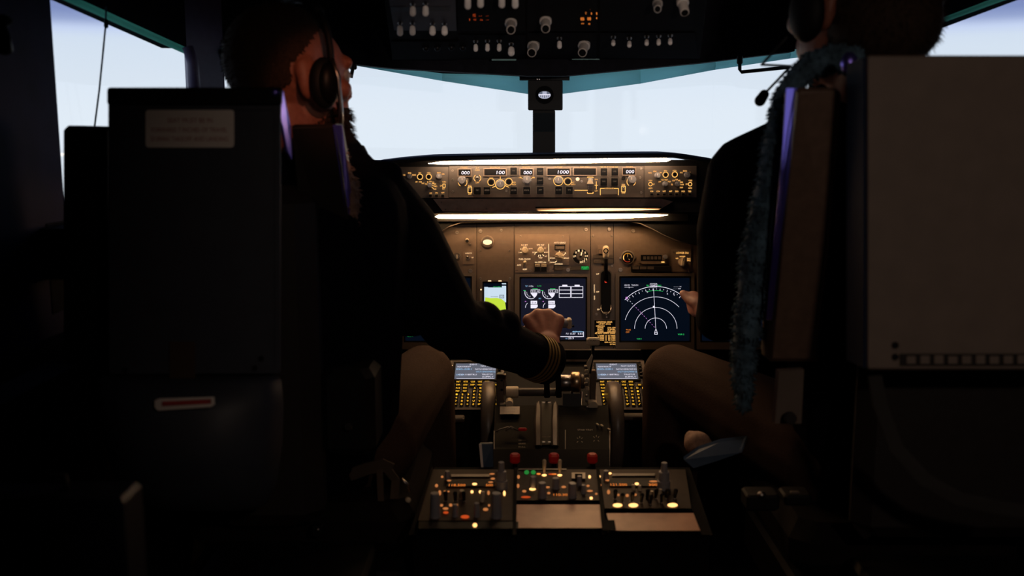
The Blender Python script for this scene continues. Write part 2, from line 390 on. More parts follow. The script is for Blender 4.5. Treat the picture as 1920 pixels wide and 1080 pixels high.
def window(n, A, G, seal, out=(0, .012, 0)):
    mb = MB(); o_ = Vector(out)
    for i in range(len(A) - 1):
        mb.slab([vert(A[i], SILL), vert(A[i + 1], SILL), A[i + 1], A[i]], out, M_glass)
    w = mb.build('window_%d' % n, kind='structure')
    mb = MB(); q = -o_ * .9
    for i in range(len(A) - 1):      # rounded rubber seal along the top edge
        a0, a1, g0, g1 = A[i], A[i + 1], vert(G[i], G[i].z), vert(G[i + 1], G[i + 1].z)
        loops = []
        for (a_, g_) in ((a0, g0), (a1, g1)):
            lp = []
            for k in range(9):
                t_ = k / 8; p = a_.lerp(g_, t_); lp.append(p + q.normalized() * (.004 + .010 * math.sin(math.pi * t_)))
            lp += [g_ + q.normalized() * .001, a_ + q.normalized() * .001]
            loops.append(lp)
        mb.loft(loops, seal, smooth=True)
    mb.build('seal', w)
window(1, LWp, LG, M_seal); window(2, RWp, RG, M_seal)
window(3, [La, Lb], [La - Vector((0, 0, .014)), Lb - Vector((0, 0, .014))], M_seal2, (-.012, 0, 0))
window(4, [Ra, Rb], [Ra - Vector((0, 0, .012)), Rb - Vector((0, 0, .008))], M_seal2, (.012, 0, 0))
# black sill steps seen at the lower left of the side window
mb = MB(); mb.bx((-.90, 1.88, SILL - .02), (.08, .30, .09), M_lining, ch=.01); mb.build('trim_4', kind='structure')
# thin cord hanging inside the left side window
mb = MB(); mb.tube([at(199, 12, 1.90), at(198, 48, 1.90), at(192, 110, 1.90), at(186, 170, 1.90), at(177, 240, 1.90)], .0018, M_fleeceg, 6)
mb.capsule(at(199, 40, 1.90), at(199, 49, 1.90), .004, .004, M_black)
mb.build('sunshade_cord', None, 'thin cord hanging down across the left side window', 'cord')

# ------------------------------------------------------------------ centre post and compass
PC = Pl(140, 2.93, 300, 2.93)
t0 = thing('centre_post', 'black vertical post standing between the two windshields', 'post', at(1020, 292, 2.93))
MB().box(PC, 999, 206, 1041, 300, -.03, 0, M_black, 3, 1).build('post_body', t0)
mb = MB(); mb.box(PC, 1000, 212, 1040.5, 247, 0, .004, mat('post_blue', (.002, .006, .010), .6, spec=.1), 1); mb.build('cover_plate', t0)
t0 = thing('standby_compass', 'black boxy magnetic compass with small round lit window atop the centre post', 'compass', at(1022, 207, 2.90))
PK = Pl(140, 2.88, 300, 2.88)
mb = MB(); mb.box(PK, 990, 150, 1055, 207, -.045, 0, M_black, 3, 1.5)
mb.frame(PK, [(1021 + 17 * math.cos(-a), 178 + 17 * math.sin(-a)) for a in [math.pi * 2 * i / 24 for i in range(24)]],
         [(1021 + 12.5 * math.cos(-a), 177.8 + 8.2 * math.sin(-a)) for a in [math.pi * 2 * i / 24 for i in range(24)]], 0, .006, M_ovh)
mb.build('housing', t0)
mb = MB(); mb.box(PK, 974, 139, 1068, 151, -.05, .002, M_black, 1, .8); mb.build('mounting_bracket', t0)
mb = MB(); EL = lambda rx, ry, cx=1021, cy=178, n=24, a0=0, a1=360: [(cx + rx * math.cos(math.radians(-(a0 + (a1 - a0) * i / n))), cy + ry * math.sin(math.radians(-(a0 + (a1 - a0) * i / n)))) for i in range(n + 1)]
M_cw = glow('compass_light', (.75, .78, 1.0), .55); M_cg = glow('compass_dim', (.35, .4, .55), .3)
mb.flat(PK, EL(11.6, 7.2, a1=180), .001, M_cg); mb.flat(PK, EL(11.6, 7.2, a0=180), .001, M_cw)
mb.quad(PK, 1017, 171.5, 1025, 177, .0016, M_cw)
mb.quad(PK, 1010, 176.6, 1032, 178.2, .002, M_white)
for xx in (1013.5, 1017, 1021, 1025, 1028.5): mb.quad(PK, xx - .5, 179, xx + .5, 184 - abs(xx - 1021) * .35, .002, M_black)
mb.build('compass_card', t0)
mb = MB()
for x_, y_ in ((1009, 137), (1017, 137), (1007.5, 148.5), (1011, 148.5)): mb.cyl(PK, x_, y_, 1.3, .003, .006, M_steel, n=8)
mb.build('screws', t0, 'bright screws')

# ------------------------------------------------------------------ glareshield with its light strips
Y0 = 2.50
PM = Pl(300, Y0 + .004, 380, Y0 - .002)         # the panel face plane
t0 = thing('glareshield', 'black padded hood over the lit controls, under both windshields', 'glareshield', at(1020, 372, 2.7))
mb = MB()
# top hood: cross-section swept over the width, ends rolling down
prof = [(640, 318), (700, 303), (745, 297.5), (800, 293), (900, 291), (1020, 289.5), (1150, 288), (1255, 287), (1290, 289.5), (1330, 296), (1400, 312), (1450, 330)]
loops = []
for x_, y_ in prof:
    a_ = at(x_, y_, 2.435); lo_ = at(x_, y_ + 8.5, 2.435)
    loops.append([a_ + Vector((0, .012, .0)), a_ + Vector((0, .0, -.004)), lo_, lo_ + Vector((0, .45, -.002)), a_ + Vector((0, .45, -.004)), a_ + Vector((0, .2, .0005))])
mb.loft(loops, M_black, smooth=False); mb.build('hood', t0)
mb = MB()
mb.box(PM, 660, 300, 1420, 398, -.20, -.004, M_black)
mb.build('core', t0)
mb = MB()  # brown lip below the lit panels, rolling backwards underneath
PL1 = Pl(373, 2.488, 396, 2.50)
mb.poly(PL1, [(812, 373), (1240, 372.5), (1262, 378), (1250, 385), (1236, 393.5), (1010, 395), (830, 396)], -.02, 0, mat('lip_brown', (.42, .31, .24), .5, noise=.12))
for x_, y_ in ((828, 379), (835, 393), (857, 391), (875, 375), (904, 375.5), (912, 391), (1213.5, 390), (1200, 376)): mb.cyl(PL1, x_, y_, 1.5, 0, .0015, M_screw, n=10)
mb.build('lower_lip', t0)
mb = MB()   # underside shade bar that carries the lower strip
PL2 = Pl(396, 2.66, 420, 2.672)
mb.poly(PL2, [(700, 397), (1320, 396), (1320, 401), (820, 401.5), (700, 402)], -.03, 0, M_black)
PLX = Pl(396, 2.684, 412, 2.684); mb.poly(PLX, [(800, 396), (1290, 396), (1290, 414.2), (800, 415.2)], -.006, 0, M_black)
mb.build('shade_bar', t0)
mb = MB()
mb.slab([at(1180, 413, 2.70), at(1200, 418, 2.70), at(1240, 438, 2.70), at(1285, 456, 2.70), at(1500, 500, 2.70), at(1500, 396, 2.70)], (0, .02, 0), M_black)
mb.build('side_cheek', t0); mb = MB()
mb.slab([at(856, 414, 2.70), at(842, 424, 2.70), at(824, 436, 2.70), at(640, 470, 2.70), at(640, 400, 2.70)], (0, .02, 0), M_black)
mb.build('side_cheek', t0)
mb = MB(); mb.tube([at(822, 438, 2.695), at(842, 425, 2.695), at(866, 417, 2.695), at(1000, 415.6, 2.695), at(1180, 415, 2.695), at(1200, 419, 2.695), at(1222, 429, 2.695), at(1245, 441.5, 2.695), at(1268, 452, 2.695), at(1290, 456, 2.695)], .0016, M_dpanel, 8)
mb.build('edge_trim', t0, 'thin curved brown edge trim')
def strip(label, P, pts, mt, hs, name='glow_strip'):
    r = thing(name, label, 'lamp', P.pt(*pts[0], 0), 'warm light strips under the glareshield')
    MB().poly(P, pts, hs[0], hs[1], mt).build('diffuser', r)
    y0 = min(p[1] for p in pts); x0 = min(p[0] for p in pts); x1 = max(p[0] for p in pts)
    MB().box(P, x0 - 4, y0 - 3.0, x1 + 4, y0 - .4, hs[0], hs[1] + .003, M_black).build('shade_lip', r)
PU = Pl(295, 2.452, 310, 2.462)
strip('long warm glowing light strip directly under the hood, above the lit control panels', PU,
      [(802, 306.5), (830, 302.6), (1000, 299), (1150, 297.3), (1250, 296.4), (1257.5, 299.8), (1250, 303), (1150, 305), (1000, 307.5), (830, 308.4)], M_strip, (-.006, 0))
strip('long warm glowing light strip below the brown lip, just above the instrument panel', PL2,
      [(815, 406.5), (822, 403), (1060, 401.3), (1200, 401), (1253, 403), (1240, 405.5), (1200, 408.2), (1120, 411), (900, 410.6), (822, 409.6)], M_striplo, (0, .006))
strip('short thin painted glare streak on the right half of the brown lip', PL1,
      [(1008, 395), (1060, 392), (1130, 390.6), (1200, 391.4), (1236, 393), (1200, 394.4), (1130, 395.6), (1060, 396.2)], M_lipglare, (0, .003))  # emissive streak imitates lamp glare reflected on the lip, not a lamp

# ------------------------------------------------------------------ control widgets
def button(P, x, y, w, h, parent, lbl=None, mt=M_gloss, hh=.006, name='button', lm=M_dimleg):
    mb = MB(); mb.frame(P, rr(x - w / 2 - 1, y - h / 2 - 1, x + w / 2 + 1, y + h / 2 + 1), rr(x - w / 2, y - h / 2, x + w / 2, y + h / 2), 0, hh * .7, M_bezel)
    mb.box(P, x - w / 2 + .5, y - h / 2 + .5, x + w / 2 - .5, y + h / 2 - .5, 0, hh, mt, 0, .6)
    if lbl: mb.text(P, lbl, x, y - 1, 2.4, hh + .0004, lm, width=min(w - 4, 2.0 * len(lbl)))
    return mb.build(name, parent)
def rknob(P, x, y, r, parent, mt=M_knob, hh=.018, name='knob', flute=True, skirt=True):
    mb = MB(); km = P.k(x, y); c0 = P.pt(x, y, 0); n = 32
    def lp(rad, h, fl=0): return [c0 + P.n * h + (P.u * math.cos(2 * math.pi * i / n) + P.v * math.sin(2 * math.pi * i / n)) * (km * rad * (1 - fl * (i % 2))) for i in range(n)]
    L = []
    if skirt: L += [lp(r * 1.15, 0), lp(r * 1.15, .003), lp(r, .004)]
    else: L += [lp(r, 0)]
    L += [lp(r, .005, .06 if flute else 0), lp(r * .95, hh - .001, .06 if flute else 0), lp(r * .82, hh)]
    mb.loft(L, mt); mb.line(P, x, y + 0, x, y - r * .7, .8, hh + .0003, M_label)
    return mb.build(name, parent)
def pknob(P, x, y, r, parent, ang=0, mt=M_cream, hh=.018, name='selector_knob'):
    """round skirt with a raised grip bar"""
    mb = MB(); mb.cyl(P, x, y, r, 0, .006, mt, r * .95)
    km = P.k(x, y); c = P.pt(x, y, 0) ; ca, sa = math.cos(ang), math.sin(ang); d = P.u * sa + P.v * ca; q = P.u * ca - P.v * sa
    def lp(h, e): return [c + P.n * h + d * (r * km * a * e) + q * (r * km * b * e) for a, b in ((-1, -.32), (-1, .32), (.9, .3), (1.12, 0), (.9, -.3))]
    mb.loft([lp(.004, 1), lp(hh - .002, .97), lp(hh, .85)], mt)
    mb.add([c + P.n * (hh + .0003) + d * (r * km * a) + q * (r * km * b) for a, b in ((.2, -.06), (.2, .06), (.9, .06), (.9, -.06))], [(0, 1, 2, 3)], M_black)
    return mb.build(name, parent)
def screw(mb, P, x, y, r=2.0, h=.002, mt=M_screw):
    mb.cyl(P, x, y, r, 0, h, mt, n=12); mb.line(P, x - r * .7, y, x + r * .7, y, .7, h + .0003, M_black)
def window7(P, x0, y0, x1, y1, st, parent, title=None):
    mb = MB(); mb.frame(P, rr(x0 - 1.2, y0 - 1.2, x1 + 1.2, y1 + 1.2), rr(x0 + .6, y0 + .6, x1 - .6, y1 - .6), 0, .004, M_plate)
    mb.quad(P, x0, y0, x1, y1, .0006, M_gloss)
    if st:
        w = 5.1 * len(st); mb.text(P, st, x1 - 2.5 - w / 2, (y0 + y1) / 2 + .4, 6.3, .0012, M_seg, width=w, shear=.12)
    return mb.build('display_window', parent)

# ------------------------------------------------------------------ mode control panel
t0 = thing('mode_control_panel', 'wide lit autopilot panel with number windows in the middle of the glareshield', 'control panel', PM.pt(1024, 370, 0))
P = PM
mb = MB(); mb.box(P, 842, 311.5, 1207, 370, -.012, 0, M_mcp, 0, 0)
for x_, y_ in ((848.5, 320), (849, 337), (849, 359), (1202, 316.5), (1200, 333), (1202, 361), (1030.5, 335.5), (1090.5, 340), (949.5, 358)): screw(mb, P, x_, y_, 2.2)
T = lambda s_, x_, y_, sz=2.6, w=None, m_=M_amber: mb.text(P, s_, x_, y_, sz, .0006, m_, width=w)
T('COURSE', 870, 314, 2.2, 13); T('IAS/MACH', 928, 314, 2.2, 18); T('HEADING', 986, 313.4, 2.2, 14); T('ALTITUDE', 1047, 313, 2.2, 14); T('VERT SPEED', 1096, 313, 2.2, 18)
T('A/P ENGAGE', 1142, 312.8, 2.4, 20); T('COURSE', 1180, 312.6, 2.2, 13)
T('A/T', 895, 315, 2.8, 6); T('ARM', 895, 319, 2.8, 8); T('OFF', 895, 342.5, 3, 7); T('F/D', 881, 348.5, 3, 6); T('OFF', 881, 364, 2.6, 6); T('F/D', 1169, 346.5, 3, 6); T('OFF', 1169, 362, 2.6, 7)
T('C/O', 921, 333.5, 2.4, 7); T('SPD', 964, 342, 2.6, 6); T('INTV', 964, 346, 2.6, 7); T('ALT', 1074, 342, 2.6, 6); T('INTV', 1075, 346, 2.6, 8); T('10', 975, 333, 2.6, 4); T('30', 1001, 333, 2.6, 4)
T('DN', 1118, 336.5, 2.2, 5); T('UP', 1118, 358, 2.2, 5); T('DISENGAGE', 1142, 353.2, 2.4, 17)
for x_, y_, r_ in ((921, 341.3, 6.0), (938, 345.6, 8.4), (954, 340.8, 6.0), (1047, 339, 8.4), (1064.7, 340, 6.2)): mb.ring(P, x_, y_, r_, r_ + 1.1, .0006, M_amber)
for x_, y_, r_ in ((867.5, 341.5, 7.6), (895, 334, 6.0), (1183.5, 340.5, 7.6)):
    mb.ring(P, x_, y_, r_, r_ + 1.1, .0006, M_amber, 120, 240, 16); mb.ring(P, x_, y_, r_, r_ + 1.1, .0006, M_amber, -60, 60, 16)
for a_ in ((929, 349, 923, 351.5), (947, 348, 954, 351), (938, 337, 938, 331), (983, 336, 975, 332), (993, 336, 1001, 332), (870.5, 333, 870.5, 330), (1180, 332, 1180, 329),
           (1077, 356.8, 1102, 356.8), (1118, 340, 1118, 355), (1115, 347.5, 1121, 347.5), (1101.5, 333.5, 1101.5, 331.5), (1112, 333.5, 1112, 331.5), (1101.5, 332, 1112, 332),
           (1101.5, 360, 1101.5, 363), (1112, 360, 1112, 363), (1101.5, 362.7, 1112, 362.7), (1125.6, 366, 1125.6, 353.3), (1159.6, 366, 1159.6, 353.3), (1125.6, 353.3, 1133, 353.3), (1151, 353.3, 1159.6, 353.3),
           (1126, 313, 1131, 313), (1153, 313, 1159, 313)): mb.line(P, *a_, 1.2, .0006, M_amber)
mb.box(P, 1128, 356.5, 1157, 364, 0, .004, M_bezel)
mb.cyl(P, 1083, 336, 3.6, 0, .0015, M_label); mb.build('faceplate', t0)
for a_ in ((859, 317, 883, 330, '000'), (907.5, 316.5, 949, 329.5, '100'), (975, 316.5, 999.5, 329.8, '000'), (1025.8, 315.4, 1069, 328.8, '1000'), (1075.5, 315, 1118, 328.6, ''), (1167.3, 314.6, 1191.6, 328.2, '000')):
    window7(P, *a_, t0)
for x_, y_, l_ in ((963, 321, 'N1'), (1012.7, 321.5, 'VNAV'), (1012.7, 339, 'LNAV'), (1013, 357, 'APP'), (895, 357.5, 'N1'), (913, 357.5, 'SPEED'), (963, 357.5, 'LVL CHG'), (987.5, 357.5, 'HDG SEL'),
                   (1047.5, 357, 'ALT HLD'), (1067.5, 357, 'V/S'), (1132.5, 322.5, 'CMD'), (1152.7, 322.3, 'CMD'), (1132, 341, 'CWS'), (1152.5, 341, 'CWS')):
    button(P, x_, y_, 13, 14, t0, l_)
for x_, y_, r_ in ((866.5, 338, 7.2), (938, 345.6, 7), (988, 337.5, 7.4), (1047, 338.5, 7), (1184.5, 337, 7.2)): rknob(P, x_, y_, r_, t0)
for x_, y_ in ((921, 341.3), (954, 340.8), (1064.7, 340)): mb = MB(); mb.cyl(P, x_, y_, 4.6, 0, .008, M_gloss); mb.build('push_knob', t0)
for x_, y_ in ((882, 336), (1169, 334)): mb = MB(); mb.cyl(P, x_, y_, 3.4, 0, .006, M_black); mb.build('light_sensor', t0)
mb = MB(); mb.cyl(P, 895, 335, 3, 0, .003, M_steel); mb.capsule(P.pt(895, 335, .003), P.pt(895, 333, .016), .002, .0035, M_steel); mb.build('toggle', t0)
for x_, y_ in ((881, 356), (1169, 354.5)):
    mb = MB(); mb.frame(P, rr(x_ - 4, y_ - 6, x_ + 4, y_ + 6, 1), rr(x_ - 2.8, y_ - 4.8, x_ + 2.8, y_ + 4.8, 1), 0, .0006, M_amber)
    mb.cyl(P, x_, y_, 2.2, 0, .002, M_steel); mb.capsule(P.pt(x_, y_, .002), P.pt(x_, y_ - 2, .012), .0015, .0025, M_steel); mb.build('flight_director_switch', t0)
mb = MB()
c_ = P.pt(1106.7, 346, 0); loops = []
for k in range(25):
    a_ = math.pi * k / 24; rad = .016 * (1 + .03 * (k % 2))
    loops.append([c_ + P.v * (rad * math.cos(a_)) + P.n * (rad * .8 * math.sin(a_)) + P.u * w_ for w_ in (-.0055, .0055)])
vsx = [p for l in loops for p in l]; mb.add(vsx, [(2 * i, 2 * i + 1, 2 * i + 3, 2 * i + 2) for i in range(24)] + [tuple(range(0, 50, 2)), tuple(range(49, 0, -2))], M_knob)
mb.poly(P, [(1100.5, 345), (1102, 340), (1106.7, 334.5), (1111, 340), (1113, 345)], 0, .017, M_cream); mb.build('vertical_speed_wheel', t0)

# ------------------------------------------------------------------ display selection panels either side
def efis(x0, x1, ytop, ybot, label, right):
    t0 = thing('flight_display_control_panel', label, 'control panel', P.pt((x0 + x1) / 2, ybot, 0), 'display control panels beside the autopilot panel')
    mb = MB(); mb.box(P, x0, ytop, x1, ybot, -.012, -.001, M_mcp)
    tx = lambda s_, x_, y_, w, sz=2.6: mb.text(P, s_, x_, y_, sz, .0003, M_amber, width=w)
    if not right:
        for x_ in (787.5, 804): mb.ring(P, x_, 331.5, 4.4, 5.6, .0003, M_amber)
        tx('FPV', 787.5, 324.5, 5); tx('MTRS', 804, 324.2, 6); tx('MINS', 768, 324.5, 6, 2.8); tx('RADIO', 757.5, 328, 5, 2.8); tx('BARO', 776.5, 328, 7, 3); tx('BARO', 823, 324, 7); tx('HPA', 831, 326.5, 5)
        for s_, x_, y_, w_ in (('APP', 781, 341, 4), ('VOR', 788, 341, 6), ('MAP', 793, 343.8, 5), ('PLN', 799, 345, 4), ('5', 802, 341.5, 2.5), ('10', 807, 340.5, 4), ('20', 812, 342, 4), ('40', 815, 345, 5), ('80', 817, 349.3, 5), ('160', 815.5, 354.5, 5),
                               ('VOR1', 832.5, 341, 7), ('OFF', 827, 348.5, 4), ('ADF1', 831.5, 354, 5), ('WXR', 807.5, 362.2, 5), ('STA', 818.7, 361.8, 5), ('WPT', 830.3, 361.5, 6)): tx(s_, x_, y_, w_, 2.8)
        for a_ in ((810, 345, 813.5, 343.5), (810.5, 348, 814.5, 349), (809.5, 351, 813, 353.5)): mb.line(P, *a_, 1, .0003, M_amber)
        mb.frame(P, rr(829.7, 344.5, 835.3, 352, 1), rr(830.8, 345.6, 834.2, 350.9, 1), 0, .0003, M_amber)
    else:
        for x_, y_ in ((1248, 327.6), (1265.2, 327.2)): mb.ring(P, x_, y_, 4.4, 5.6, .0003, M_amber)
        for s_, x_, y_, w_ in (('FPV', 1248, 320.5, 6), ('MTRS', 1265, 320.2, 7), ('MINS', 1228, 321.4, 6), ('RADIO', 1219, 324, 6), ('BARO', 1239, 323.5, 4), ('BARO', 1284.5, 320.5, 7), ('IN', 1277.5, 323.5, 4), ('.', 1294, 322.5, 1.5),
                               ('VOR1', 1219.3, 338.6, 7), ('ADF1', 1219.5, 353, 7), ('OFF', 1225.5, 345.5, 4), ('APP', 1237, 340.8, 5), ('VOR', 1242, 337.3, 5), ('MAP', 1249, 337.2, 6), ('PLN', 1255, 340.5, 5), ('5', 1260, 346, 3),
                               ('10', 1263, 338.6, 4), ('20', 1268.5, 336.8, 5), ('40', 1273.5, 338.5, 4), ('80', 1278, 341.6, 5), ('160', 1279, 346, 6), ('320', 1277.5, 351.5, 6), ('VOR2', 1294.5, 338.4, 7), ('OFF', 1287.5, 345.3, 4), ('ADF2', 1294, 352.6, 7)): tx(s_, x_, y_, w_, 2.8)
        for s_, x_ in (('WXR', 1222), ('STA', 1234), ('WPT', 1245.5), ('ARPT', 1257.5), ('DATA', 1269), ('POS', 1281), ('TERR', 1293)): tx(s_, x_, 358.8, 6, 3)
        for x_ in (1219.5, 1294): mb.ring(P, x_, 345.3, 2.8, 3.9, .0003, M_amber)
    mb.build('faceplate', t0)
    if not right:
        for x_, y_, r_ in ((823, 331, 4.6), (806, 347.5, 4.2), (768, 331, 4.0)): rknob(P, x_, y_, r_, t0, hh=.014)
        for x_ in (787.5, 804): m2 = MB(); m2.cyl(P, x_, 331.5, 3.6, 0, .006, M_gloss); m2.build('push_knob', t0)
        for x_ in (807, 818.5, 830): button(P, x_, 367, 6, 4, t0)
    else:
        for x_, y_, r_ in ((1232.5, 329, 5), (1288, 328, 5), (1246.7, 345, 4.4), (1270, 345, 4.4)): rknob(P, x_, y_, r_, t0, hh=.014)
        for x_, y_ in ((1248, 327.6), (1265.2, 327.2)): m2 = MB(); m2.cyl(P, x_, y_, 3.6, 0, .006, M_gloss); m2.build('push_knob', t0)
        for x_ in (1222, 1234, 1245.5, 1257.5, 1269, 1281, 1293): button(P, x_, 364.5, 6, 4, t0)
efis(750, 841, 313, 371, 'small lit display control panel left of the autopilot panel, partly behind the captain', False)
efis(1208, 1306, 311, 370, 'small lit display control panel right of the autopilot panel', True)

# ------------------------------------------------------------------ main instrument panel
PI = Pl(420, 2.735, 655, 2.675)
P = PI
t0 = thing('instrument_panel', 'wide brown instrument panel under the glareshield, lit from above', 'instrument panel', at(1020, 658, 2.70))
mb = MB()
MB().box(P, 640, 404, 1400, 418.5, .0, .006, M_black).build('black_top_band', t0)  # plain black band along the top of the faceplates
segs = [(600, 893.5), (894.5, 963.5), (964.5, 1107), (1108, 1149.6), (1150.6, 1420)]
for i, (x0, x1) in enumerate(segs):
    MB().box(P, x0, 405, x1, 656, -.008, 0, M_panel).build('faceplate', t0)
for x_, y_, r_ in ((857, 436, 3.2), (901, 433.5, 3.6), (882, 508, 4), (882, 458, 1.6), (901, 470, 1.4), (955, 470, 1.4), (901, 522, 2.2), (956, 522, 2.2), (1098.5, 430.5, 3.4), (1142, 430, 3.4), (1187, 433, 3.6), (1065, 506, 4), (969, 507, 4), (1163, 506, 4),
               (1112, 442, 1.6), (1147, 442, 1.6), (940, 432, 2.6)):
    m2 = MB(); screw(m2, P, x_, y_, r_, .004, M_screw); m2.build('screw', t0)
mb = MB(); mb.cyl(P, 876, 450, 3, 0, .010, M_cream); mb.cyl(P, 876, 452, 3, .010, .016, M_black); mb.build('peg_light', t0)
mb = MB(); mb.cyl(P, 857, 481, 7.5, 0, .002, M_dpanel); mb.cyl(P, 857, 481, 4.5, .002, .010, M_steel); mb.box(P, 856, 477, 858, 485, .010, .012, M_cream); mb.build('key_switch', t0)
mb = MB(); mb.box(P, 868, 472, 889, 495.5, 0, .002, M_plate); mb.text(P, 'LIGHTS', 878.5, 474.8, 2.2, .0025, M_warmw, width=12); mb.text(P, 'TEST', 886, 483, 2, .0025, M_warmw, width=4)
mb.cyl(P, 877.5, 484, 4, .002, .006, M_screw); mb.capsule(P.pt(877.5, 484, .006), P.pt(876.5, 481.5, .018), .0022, .0032, M_steel); mb.build('lights_switch', t0)
mb = MB(); mb.box(P, 1042, 653.8, 1202, 656.6, 0, .010, M_cream); mb.build('lower_edge', t0, 'pale thin lower edge')
mb = MB(); mb.cyl(P, 914, 454, 12.5, 0, .004, M_plate, 12); mb.cyl(P, 914, 454, 10.6, .004, .006, M_dpanel)
mb.flat(P, [(914 + 8.6 * math.cos(a), 454 + 5 * math.sin(a)) for a in [-2 * math.pi * i / 24 for i in range(24)]], .0064, M_warmw)
for x_ in (904.5, 923.5): mb.cyl(P, x_, 454, 1.1, .006, .007, M_black, n=8)
mb.build('yaw_damper_gauge', t0, 'round bright lit window')
mb = MB(); mb.text(P, 'YAW DAMPER', 943.5, 455, 2.4, .0006, M_dimleg, width=24); mb.build('legend', t0)

# engine / speed reference / autobrake selector panel
t1 = thing('autobrake_panel', 'selector panel with cream knobs above the engine screen', 'control panel', P.pt(1015, 511, .004))
mb = MB(); mb.box(P, 965.5, 440, 1067.5, 497, 0, .004, M_plate, 1, .5); mb.box(P, 966, 497, 1038, 511, 0, .004, M_plate)
for x_, y_ in ((976, 443), (1055.5, 443.5), (994.5, 507.5), (1033, 507.5)): screw(mb, P, x_, y_, 1.7, .0055)
T = lambda s_, x_, y_, w, sz=2.8, m_=M_warmw: mb.text(P, s_, x_, y_, sz, .0046, m_, width=w)
T('N1 SET', 983.5, 459.5, 12); T('AUTO', 984, 463.2, 7, 2); T('SPD REF', 1013.5, 459.3, 14); T('AUTO', 1013.5, 463, 6, 2); T('BOTH', 995, 466.3, 7, 2); T('2', 973, 473.5, 2, 2); T('1', 976.5, 467, 1.5, 2)
T('SET', 1000.5, 473.2, 5, 2); T('V1', 1022, 465.3, 3, 2); T('VR', 1025.5, 473, 4, 2); T('WT', 1023.5, 480.6, 4, 2); T('VREF', 1013.5, 483.5, 7, 2); T('FUEL FLOW', 984, 485.8, 22, 3); T('RATE', 973.5, 497, 7, 2.4); T('RESET', 984.5, 505, 8, 2.6)
T('MFD', 1013.5, 491.6, 8, 2.8); T('AUTO BRAKE', 1049.5, 455, 22, 3); T('RTO', 1034, 484, 6, 2.4); T('DISARM', 1036, 491.8, 10, 2.2); T('3 MAX', 1062, 484, 10, 2.2); T('1', 1060, 474.6, 2, 2.2); T('ANTISKID', 1047.5, 495, 15, 2.6)
for a_ in ((1028.7, 457, 1029.3, 490), (975, 473.6, 979, 473.2), (1002.5, 477.3, 1004, 473.2), (1009, 481.3, 1011, 477.5), (1013.5, 477.5, 1013.5, 481), (1017, 477, 1020, 480), (1020, 473, 1023, 473), (1004, 473.2, 1007, 473), (1048.7, 470, 1048.7, 475.5),
           (1056, 479, 1059, 476.3), (1057, 484, 1060, 484), (1037.5, 484, 1040, 484), (1040, 492, 1044, 489.5), (1003, 491.6, 1008, 491.6), (1019, 491.6, 1024, 491.6)): mb.line(P, *a_, 1.0, .0046, M_warmw)
mb.build('faceplate', t1)
PQ = Pl(420, 2.731, 655, 2.671)
rknob(PQ, 984.3, 470, 5.6, t1, M_cream, .016, flute=False); rknob(PQ, 1013.6, 470, 5.6, t1, M_cream, .016, flute=False)
pknob(PQ, 1048.5, 481.5, 8.8, t1, math.radians(-78), M_cream, .02)
mb = MB(); mb.cyl(PQ, 984.4, 498, 3, 0, .003, M_screw); mb.capsule(PQ.pt(984.4, 498, .003), PQ.pt(984.2, 492, .02), .003, .0055, M_cream); mb.build('toggle', t1)
mb = MB(); mb.box(PQ, 1001, 493.5, 1026, 510, 0, .004, M_dpanel); mb.build('button_guard', t1)
for x_, l_ in ((1007.8, 'ENG'), (1019.8, 'SYS')):
    m2 = MB(); m2.box(PQ, x_ - 4.8, 494.6, x_ + 4.8, 500.2, .004, .009, M_cream, 0, .4); m2.box(PQ, x_ - 4.8, 501, x_ + 4.8, 508.5, .004, .008, M_gloss); m2.text(PQ, l_, x_, 497.5, 2.4, .0094, M_black, width=6); m2.build('button', t1)
m2 = MB(); m2.frame(PQ, rr(1040, 458.6, 1059.6, 468.4), rr(1041.4, 460, 1058.2, 467), 0, .003, M_black); m2.quad(PQ, 1041, 459.6, 1058.6, 467.4, .0008, M_bezel); m2.build('disarm_light', t1)
m2 = MB(); m2.box(PQ, 1039.6, 498, 1056.4, 506.5, -.004, .008, M_dpanel); m2.build('antiskid_light', t1)
# flap position gauge and its lights
t1 = thing('flap_gauge', 'round black flap position gauge with white numbers, left of the gear lever', 'gauge', P.pt(1088.5, 497, 0))
mb = MB(); mb.box(P, 1070, 462, 1106.5, 498, 0, .002, M_panel, 2)
A_ = [math.pi * 2 * i / 32 for i in range(32)]
mb.frame(P, [(1088.5 + 16.6 * math.cos(-a), 480.6 + 16 * math.sin(-a)) for a in A_], [(1088.5 + 14.6 * math.cos(-a), 480.6 + 14 * math.sin(-a)) for a in A_], 0, .007, M_bezel); mb.build('bezel', t1)
mb = MB(); mb.cyl(P, 1088.5, 480.6, 14.8, .001, .003, M_gloss); mb.cyl(P, 1088.5, 480.6, 8.4, .003, .0038, M_dpanel)
for s_, a_, in (('1', 108), ('2', 72), ('5', 38), ('10', 3), ('15', -30), ('25', -58), ('30', -85), ('UP', 180), ('0', 140)):
    mb.text(P, s_, 1088.5 + 11.2 * math.cos(math.radians(a_)), 480.6 - 11.0 * math.sin(math.radians(a_)), 3.6, .0042, M_warmw, width=2.2 * len(s_) + .8)
mb.build('dial', t1)
mb = MB(); mb.line(P, 1088.5, 482, 1091, 473, 1.8, .005, M_warmw); mb.cyl(P, 1088.5, 481, 2.2, .003, .0055, M_black); mb.build('needle', t1)
mb = MB(); mb.box(P, 1070.5, 499.4, 1088, 506.4, 0, .008, M_dpanel); mb.build('flap_transit_light', t1)
